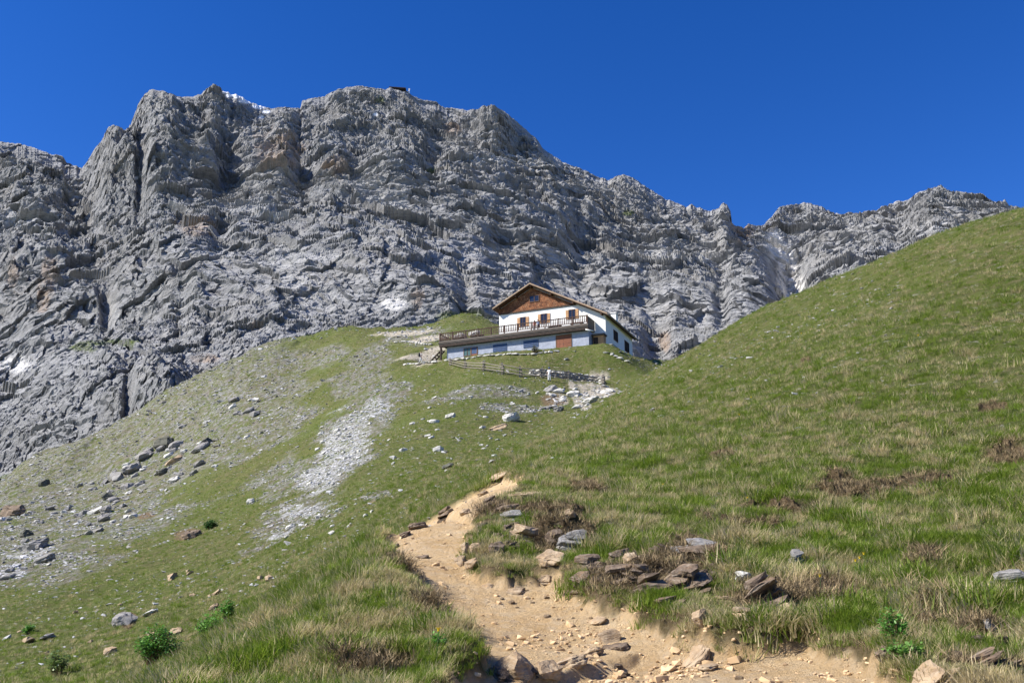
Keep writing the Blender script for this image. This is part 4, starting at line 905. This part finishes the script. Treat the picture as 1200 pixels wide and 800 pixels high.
def build_heath():
    var = [tuft(50+k, 40, .09, .13, .006, 1.5, .9) for k in range(4)]
    t = NT('dead heath stems'); b = t.attr('blade'); c = t.mix(b, (.06, .042, .022), (.40, .30, .17)); t.bsdf(c, .9)
    x, y, r, g = polar_pts(NG//2, -40, 40, 4, 45, 23); br = pmask(x, y, BROWN); k = (g.uniform(0, 1, len(x)) < br*np.minimum(1, (r/8)**2)*.9) & (trail_d(x, y) > -.05)
    x, y, r, br = x[k], y[k], r[k], br[k]; n = len(x)
    return gn_scatter('dead_heath', np.stack([x, y, z_ground(x, y, br)], 1), np.stack([g.normal(0, .3, n), g.normal(0, .3, n), g.uniform(0, 6.28, n)], 1), g.uniform(.6, 1.3, n), g.integers(0, 4, n), g.uniform(0, 1, n), var, t.m, 'brown dead stems and roots on the eroded turf banks')
def stone_var(n, seed, flat):
    out = []
    for k in range(n):
        bm = rock_bm(seed+k, 1, .8, flat, 0, 14, 0); me = bpy.data.meshes.new('s'); bm.to_mesh(me); bm.free(); out.append(me)
    return out
def stonemat(name, a, b, c_):
    t = NT(name); r = t.attr('tint', 'INSTANCER'); p = t.pos(); c = t.mix(r, a, b); c = t.mix(t.rng(t.noise(p, 6, 5, .7), .45, .65, 0, .7), c, c_); t.bsdf(c, .95, None, .15); return t.m
def build_scree():
    x, y, r, g = polar_pts(NS, -36, 24, 22, 215, 31)
    sc = scree_at(x, y); wh = pmask(x, y, WHITE, .6, .3); ba = pmask(x, y, BARE)
    st = sm(fbm(xyz(x/3.5+y/9, y/9-x/20), 4, .65), -.18, .22)
    t, s_ = hut_uv(x, y); hut = (t > -1.3) & (t < 25.6) & (s_ > -2.6) & (s_ < 17.5); back = .035+.12*sm(fbm(xyz(x/9, y/9)+40, 4), -.05, .3)*(r > 30)
    pr = np.clip(sc*st*.95+wh*1.*sm(fbm(xyz(x/1.7, y/1.7)+4, 3), -.25, .1)+ba*.6+back, 0, 1)*(1-hut)*np.minimum(1, (r/60)**2*.6+.4)
    k = g.uniform(0, 1, len(x)) < pr; x, y, r, wh, ba = x[k], y[k], r[k], wh[k], ba[k]; n = len(x); z = z_ground(x, y)
    scl = (.0016*r+.02)*np.exp(g.normal(0, .48, n))*1.15; scl = np.clip(scl, .03, 1.5)
    tint = np.clip(g.beta(1.3, 1.6, n)+wh*.55+ba*.2, 0, 1)
    return gn_scatter('scree', np.stack([x, y, z+scl*.04], 1), np.stack([g.normal(0, .22, n)+.15, g.normal(0, .22, n), g.normal(0, .6, n)], 1), scl, g.integers(0, 6, n), tint, stone_var(6, 300, .36), stonemat('scree stones', (.15, .14, .12), (.56, .56, .57), (.28, .26, .22)), 'grey and white stone debris strewn over the left slope')
def build_gravel():
    x, y, r, g = polar_pts(60000, -34, 34, 3.2, 24, 33); td = trail_d(x, y); cl = fbm(xyz(x*.9, y*.9)+8, 3)
    pr = sm(-td, -.15, .05)*(.22+.9*sm(cl, -.05, .3))*np.minimum(1, (r/8)**2)*(.4+.6*sm(x-(9.2-y)*0, .1, 1.2)); k = g.uniform(0, 1, len(x)) < pr; x, y = x[k], y[k]; n = len(x)
    scl = np.clip(np.exp(g.normal(-3.65, .6, n)), .008, .13)
    return gn_scatter('gravel', np.stack([x, y, z_ground(x, y)+scl*.1], 1), np.stack([g.normal(0, .2, n), g.normal(0, .2, n), g.uniform(0, 6.28, n)], 1), scl, g.integers(0, 6, n), g.uniform(0, 1, n), stone_var(6, 400, .5), stonemat('trail gravel', (.44, .30, .165), (.68, .51, .32), (.55, .37, .20)), 'loose tan gravel on the trodden trail')
# medium stones that can be counted, grouped by where they lie
def build_stones():
    g = random.Random(77); me_l = []; slabs = []
    for k in range(8):
        bm = rock_bm(500+k, 1, .7, .42, .3 if k % 2 else 0, 20, 1); bmesh.ops.recalc_face_normals(bm, faces=bm.faces); me = bpy.data.meshes.new('stone'); bm.to_mesh(me); bm.free(); me_l.append(me)
    for k in range(5):
        big = bmesh.new()
        for q in range(4):
            f = g.uniform(.7, 1.05)*(1-.1*q); b2 = rock_bm(840+k*5+q, f, .75*f, .16, 0, 16, 1); b2.transform(Matrix.Translation((g.uniform(-.14, .14), g.uniform(-.1, .1), -.18+.12*q)) @ Euler((g.uniform(-.07, .07), g.uniform(-.08, .08), g.uniform(-.3, .3))).to_matrix().to_4x4())
            m_ = bpy.data.meshes.new('t'); b2.to_mesh(m_); b2.free(); big.from_mesh(m_); bpy.data.meshes.remove(m_)
        bmesh.ops.recalc_face_normals(big, faces=big.faces); me = bpy.data.meshes.new('slabs'); big.to_mesh(me); big.free(); slabs.append(me)
    def put(poly, n, px, mk, label, group, dmin=3, name='stone'):
        us = [p[0] for p in poly]; vs = [p[1] for p in poly]; k = 0; P2 = np.array(poly, float)
        while k < n:
            u = g.uniform(min(us), max(us)); v = g.uniform(min(vs), max(vs))
            if sdist(np.array([u]), np.array([v]), P2)[0] > 0: continue
            x, y, z = hit(u, v, dmin); m = g.choice(slabs if mk == 'brown' else me_l); m2 = bpy.data.meshes.get('stone '+mk+m.name) or m.copy(); m2.name = 'stone '+mk+m.name; m2.materials.clear(); m2.materials.append(RM[mk])
            s = y/F*px*math.exp(g.gauss(0, .3)); o = place_rock(m2, x, y, s, s*.4, g.uniform(-.6, .6), g.uniform(-.1, .4), name, .2)
            o.scale = (s, s, s); tag(o, label, 'stone', group); k += 1
    put([(0,600),(110,560),(210,500),(300,460),(300,500),(200,580),(100,640),(0,690)], 60, 11, 'grey', 'loose grey stone on the left scree slope below the cliffs', 'grey stones on the left scree slope', 20)
    put([(0,610),(120,560),(230,500),(330,450),(330,500),(200,590),(80,670),(0,700)], 40, 9, 'pale', 'loose whitish stone on the left scree slope below the cliffs', 'whitish stones on the left scree slope', 20)
    put([(355,560),(375,500),(430,480),(440,520),(410,560),(370,590)], 40, 7, 'pale', 'white stone in the white scree patch of the middle slope', 'stones of the white scree patch', 30)
    put([(320,610),(420,600),(440,580),(430,640),(330,640)], 22, 7, 'pale', 'white stone scattered in grass under the white scree patch', 'stones under the white scree patch', 25)
    put([(450,470),(640,460),(620,520),(520,550),(450,560)], 26, 7, 'pale', 'small pale stone in the grass slope between fence and trail', 'stones between fence and trail', 30)
    put([(640,455),(705,455),(725,470),(690,485),(640,485)], 24, 8, 'pale', 'pale stone of the bare patch below the dry stone wall', 'stones of the bare patch below the wall', 60)
    put([(20,740),(290,640),(250,730),(150,790),(60,790)], 16, 9, 'tan', 'tan stone lying in the lower left grass', 'tan stones in the lower left grass', 20)
    put([(560,660),(650,672),(720,712),(690,725),(600,700)], 14, 7, 'tan', 'flat tan stone in the gravel on the right of the trail', 'flat stones in the trail gravel')
    put([(700,735),(900,765),(960,795),(700,798)], 12, 8, 'tan', 'tan stone on the lower right part of the trail', 'stones on the lower trail')
    put([(560,595),(640,600),(640,650),(565,645)], 16, 20, 'brown', 'brown stone in the turf bank right of the upper trail', 'brown stones in the turf bank')
    put([(680,650),(830,650),(850,700),(700,700)], 26, 26, 'brown', 'brown stone of the rock band right of the trail', 'brown stones of the rock band')
    put([(860,690),(960,690),(980,730),(930,745),(860,730)], 9, 20, 'brown', 'brown flaky stone in the eroded bank around the big dark layered rock', 'brown stones around the big dark rock')
    put([(1080,770),(1200,745),(1200,798),(1100,798)], 8, 20, 'brown', 'brown flaky stone in the turf of the bottom right corner', 'brown stones of the bottom right corner')
    put([(560,770),(740,745),(740,765),(640,798),(560,798)], 12, 15, 'brown', 'small brown stone packed into the bottom step of the trail', 'small stones in the bottom step')
# ------------------------------------------------------------------ plants
def leafy(name, u, v, wp, hp, label, seed, n=260, leaf=.05, col=(.075, .21, .028), col2=(.15, .33, .05), dmin=3, cat='bush', fern=False):
    x, y, z = hit(u, v+hp*.4, dmin); z = gz(x, y); k = y/F; W = wp*k; H = hp*k*1.15; g = np.random.default_rng(seed)
    t = NT(name+' leaves'); b = t.attr('blade'); c = t.mix(b, col, col2); d = t.n('ShaderNodeBsdfPrincipled'); t.l(c, d.inputs[0]); d.inputs['Roughness'].default_value = .5
    tr = t.n('ShaderNodeBsdfTranslucent'); t.l(c, tr.inputs[0]); ms = t.n('ShaderNodeMixShader'); ms.inputs[0].default_value = .35; t.l(d.outputs[0], ms.inputs[1]); t.l(tr.outputs[0], ms.inputs[2]); t.l(ms.outputs[0], t.out.inputs[0])
    root = empty(name, (x, y, z)); tag(root, label, cat); ns = max(10, n//14); V = []; Fc = []; sh = []; bm = bmesh.new()
    for s in range(ns):
        a = g.uniform(0, 6.28); rr = math.sqrt(g.uniform(0, 1)); tip = Vector((math.cos(a)*W/2*rr, math.sin(a)*W*.4*rr, H*(1-.55*rr*rr)*g.uniform(.7, 1.1))); base = Vector((tip.x*.35, tip.y*.35, -.03)); mid = base.lerp(tip, .5)+Vector((0, 0, H*.12))
        cyl(bm, base, mid, leaf*.08, leaf*.06, 4); cyl(bm, mid, tip, leaf*.06, leaf*.03, 4)
        for q in range(max(5, n//ns)):
            f = g.uniform(.25, 1.05); p = (base.lerp(mid, f*2) if f < .5 else mid.lerp(tip, f*2-1))+Vector(g.normal(0, leaf*.5, 3))
            d1 = Vector((g.normal(), g.normal(), g.normal()*.5+.2)).normalized(); n1 = Vector((g.normal()*.5, g.normal()*.5, 1)).normalized(); d2 = d1.cross(n1).normalized(); L = leaf*g.uniform(.6, 1.2); ww = L*(.22 if fern else .42); k0 = len(V)
            V += [p, p+d1*L*.45+d2*ww, p+d1*L, p+d1*L*.45-d2*ww]; Fc.append((k0, k0+1, k0+2, k0+3)); sh += [g.uniform(0, 1)]*4
    bmobj('stem', bm, M_['frame'], root)
    obj('foliage', npmesh('foliage', [tuple(q) for q in V], Fc, [t.m], False, dict(blade=sh)), root)
    return root
def build_plants():
    leafy('leafy_bush', 181, 770, 52, 36, 'bright green round bush at the lower left, the largest one', 1, 2600, .085, dmin=18)
    leafy('leafy_bush', 247, 742, 40, 22, 'bright green low bush up the gully from the largest bush', 2, 1100, .09, (.10, .26, .04), (.20, .40, .07), dmin=18)
    leafy('leafy_bush', 266, 722, 20, 20, 'green bush at the top of the row of low bushes in the gully', 3, 700, .09, dmin=18)
    leafy('leafy_bush', 190, 745, 16, 12, 'small green bush just behind the largest bush', 4, 300, .09, dmin=18)
    leafy('leafy_bush', 247, 619, 17, 9, 'small dark green bush beside the low brown outcrop', 5, 700, .16, (.03, .09, .02), (.05, .13, .025), dmin=30)
    leafy('leafy_bush', 66, 785, 26, 26, 'dull green shrubby clump at the bottom left corner', 6, 600, .10, (.10, .17, .04), (.20, .27, .08), dmin=18)
    leafy('leafy_bush', 33, 738, 12, 8, 'tiny green bush near the left edge of the lower grass', 7, 250, .12, dmin=18)
    leafy('leafy_bush', 627, 409, 12, 9, 'grey-green bush against the lower hut wall between blue panel and door', 8, 500, .14, (.06, .07, .04), (.14, .15, .09), dmin=100)
    leafy('fern', 1050, 757, 28, 34, 'bright green fern-like plant in the turf at the lower right', 9, 700, .035, (.085, .22, .03), (.15, .33, .06), cat='plant', fern=True)
    leafy('leafy_plant', 1062, 774, 44, 14, 'low bright green leafy mat below the fern-like plant', 10, 900, .03, (.09, .21, .03), (.17, .31, .06), cat='plant')
    leafy('leafy_plant', 512, 772, 22, 14, 'small leafy green plant at the left edge of the lower trail', 11, 400, .03, cat='plant')
    leafy('leafy_plant', 1016, 613, 12, 10, 'small bright green plant in the dry grass of the right slope', 12, 200, .035, cat='plant')
    leafy('leafy_plant', 890, 735, 60, 12, 'low green weeds under the big dark layered rock', 13, 700, .03, (.05, .11, .02), (.12, .19, .05), cat='plant')
    yel = pmat('yellow petals', (.80, .55, .02), .6); grn = pmat('flower stalk', (.07, .13, .03))
    def flower(u, v, lab, dmin=3, s=1.):
        x, y, z = hit(u, v, dmin); z = gz(x, y); f = empty('yellow_flower', (x, y, z)); tag(f, lab, 'flower', 'yellow flowers in the grass'); h = .2*s
        bm = bmesh.new(); cyl(bm, (0, 0, -.02), (.01, 0, h), .003*s, .002*s, 5); bmobj('stalk', bm, grn, f)
        bm = bmesh.new(); r = .024*s
        for k in range(12):
            a = k*math.pi/6; b = a+.35; q = [bm.verts.new(c) for c in ((.01, 0, h), (.01+math.cos(a-.2)*r*.7, math.sin(a-.2)*r*.7, h+.008), (.01+math.cos(a)*r, math.sin(a)*r, h+.012), (.01+math.cos(a+.2)*r*.7, math.sin(a+.2)*r*.7, h+.008))]; bm.faces.new(q)
        cyl(bm, (.01, 0, h-.012*s), (.01, 0, h+.009*s), .006*s, .011*s, 8); bmobj('blossom', bm, yel, f)
    for u, v, l in ((1014,678,'right one of the three yellow flowers close together in the lower right turf'),(1009,681,'middle one of the three yellow flowers close together in the lower right turf'),(1004,684,'left one of the three yellow flowers close together in the lower right turf'),(962,700,'single yellow flower in dry turf right of the big dark layered rock'),(511,788,'yellow flower at the bottom edge by the left of the trail'),
        (940,405,'yellow flower high on the right slope'),(867,500,'yellow flower in the middle of the right slope, lower of two'),(881,480,'yellow flower in the middle of the right slope, upper of two'),(777,583,'yellow flower in grass above the rock band'),(1078,411,'yellow flower high up on the right part of the slope'),(876,598,'yellow flower just under the thin brown scar on the right slope')): flower(u, v, l, s=1+max(0, (560-v))/140)
def build_summit():
    x, y, z = P(468, 103.5, 1000); D = 1000-14
    t = empty('summit_shelter', P(467, 104.8, D)); tag(t, 'tiny dark flat structure on the highest summit', 'structure')
    bm = bmesh.new(); box(bm, -9, 7, -2, 2, -.8, .5); bmobj('wall', bm, M_['dark'], t); bm = bmesh.new(); prism(bm, [(-11, -3, 1.3), (9, -3, -.3), (9, -3, .5), (-11, -3, 2.1)], (0, 8, 0)); bmobj('roof', bm, M_['dark'], t)
    t = empty('summit_marker', P(479.5, 108, D)); tag(t, 'tiny white upright marker beside the dark structure on the summit', 'marker')
    bm = bmesh.new(); cyl(bm, (0, 0, -2), (0, 0, 4.2), .7, .5, 8); bmobj('post', bm, M_['pipe'], t); bm = bmesh.new(); box(bm, -.8, .8, -.5, .5, 2, 4.5); bmobj('panel', bm, M_['pipe'], t)
import time; _t0 = time.time()
def lap(n): print('LAP %-10s %.1f' % (n, time.time()-_t0))
NG = 260000; NS = 150000
build_ground(ground_mat()); lap('ground')
build_mountain(mountain_mat()); lap('mountain')
rock_mats(); build_hut(); build_fence(); build_walls(); lap('hut')
build_people(); build_summit(); lap('people')
build_rocks(); build_stones(); lap('rocks')
build_grass(); build_heath(); build_scree(); build_gravel(); lap('scatter')
build_plants(); lap('plants')
# ------------------------------------------------------------------ light
SUN_AZ = R(76)     # degrees to the left of straight behind the camera
SUN_EL = R(41)
sd = Vector((-math.sin(SUN_AZ)*math.cos(SUN_EL), -math.cos(SUN_AZ)*math.cos(SUN_EL), math.sin(SUN_EL)))
sl = bpy.data.lights.new('sun', 'SUN'); sl.energy = 4.8; sl.angle = R(.53); sl.color = (1, .945, .84)
so = link(bpy.data.objects.new('sun', sl)); so.rotation_euler = sd.to_track_quat('Z', 'Y').to_euler()
w = bpy.data.worlds.new('World'); SC.world = w; w.use_nodes = True; nt = w.node_tree; nt.nodes.clear()
sk = nt.nodes.new('ShaderNodeTexSky'); sk.sky_type = 'NISHITA'; sk.sun_disc = False; sk.sun_elevation = SUN_EL; sk.sun_rotation = math.atan2(sd.x, sd.y)
sk.altitude = 2500; sk.air_density = 1.0; sk.dust_density = .15; sk.ozone_density = 3.0
bg = nt.nodes.new('ShaderNodeBackground'); bg.inputs[1].default_value = .104; wo = nt.nodes.new('ShaderNodeOutputWorld')
hs = nt.nodes.new('ShaderNodeHueSaturation'); hs.inputs['Hue'].default_value = .517; hs.inputs['Saturation'].default_value = 1.33
nt.links.new(sk.outputs[0], hs.inputs['Color']); nt.links.new(hs.outputs[0], bg.inputs[0]); nt.links.new(bg.outputs[0], wo.inputs[0])
SC.view_settings.view_transform = 'Standard'; SC.view_settings.look = 'None'; SC.view_settings.gamma = 1; SC.view_settings.exposure = .88
SC.render.engine = 'CYCLES'; SC.cycles.max_bounces = 5; SC.cycles.transparent_max_bounces = 6
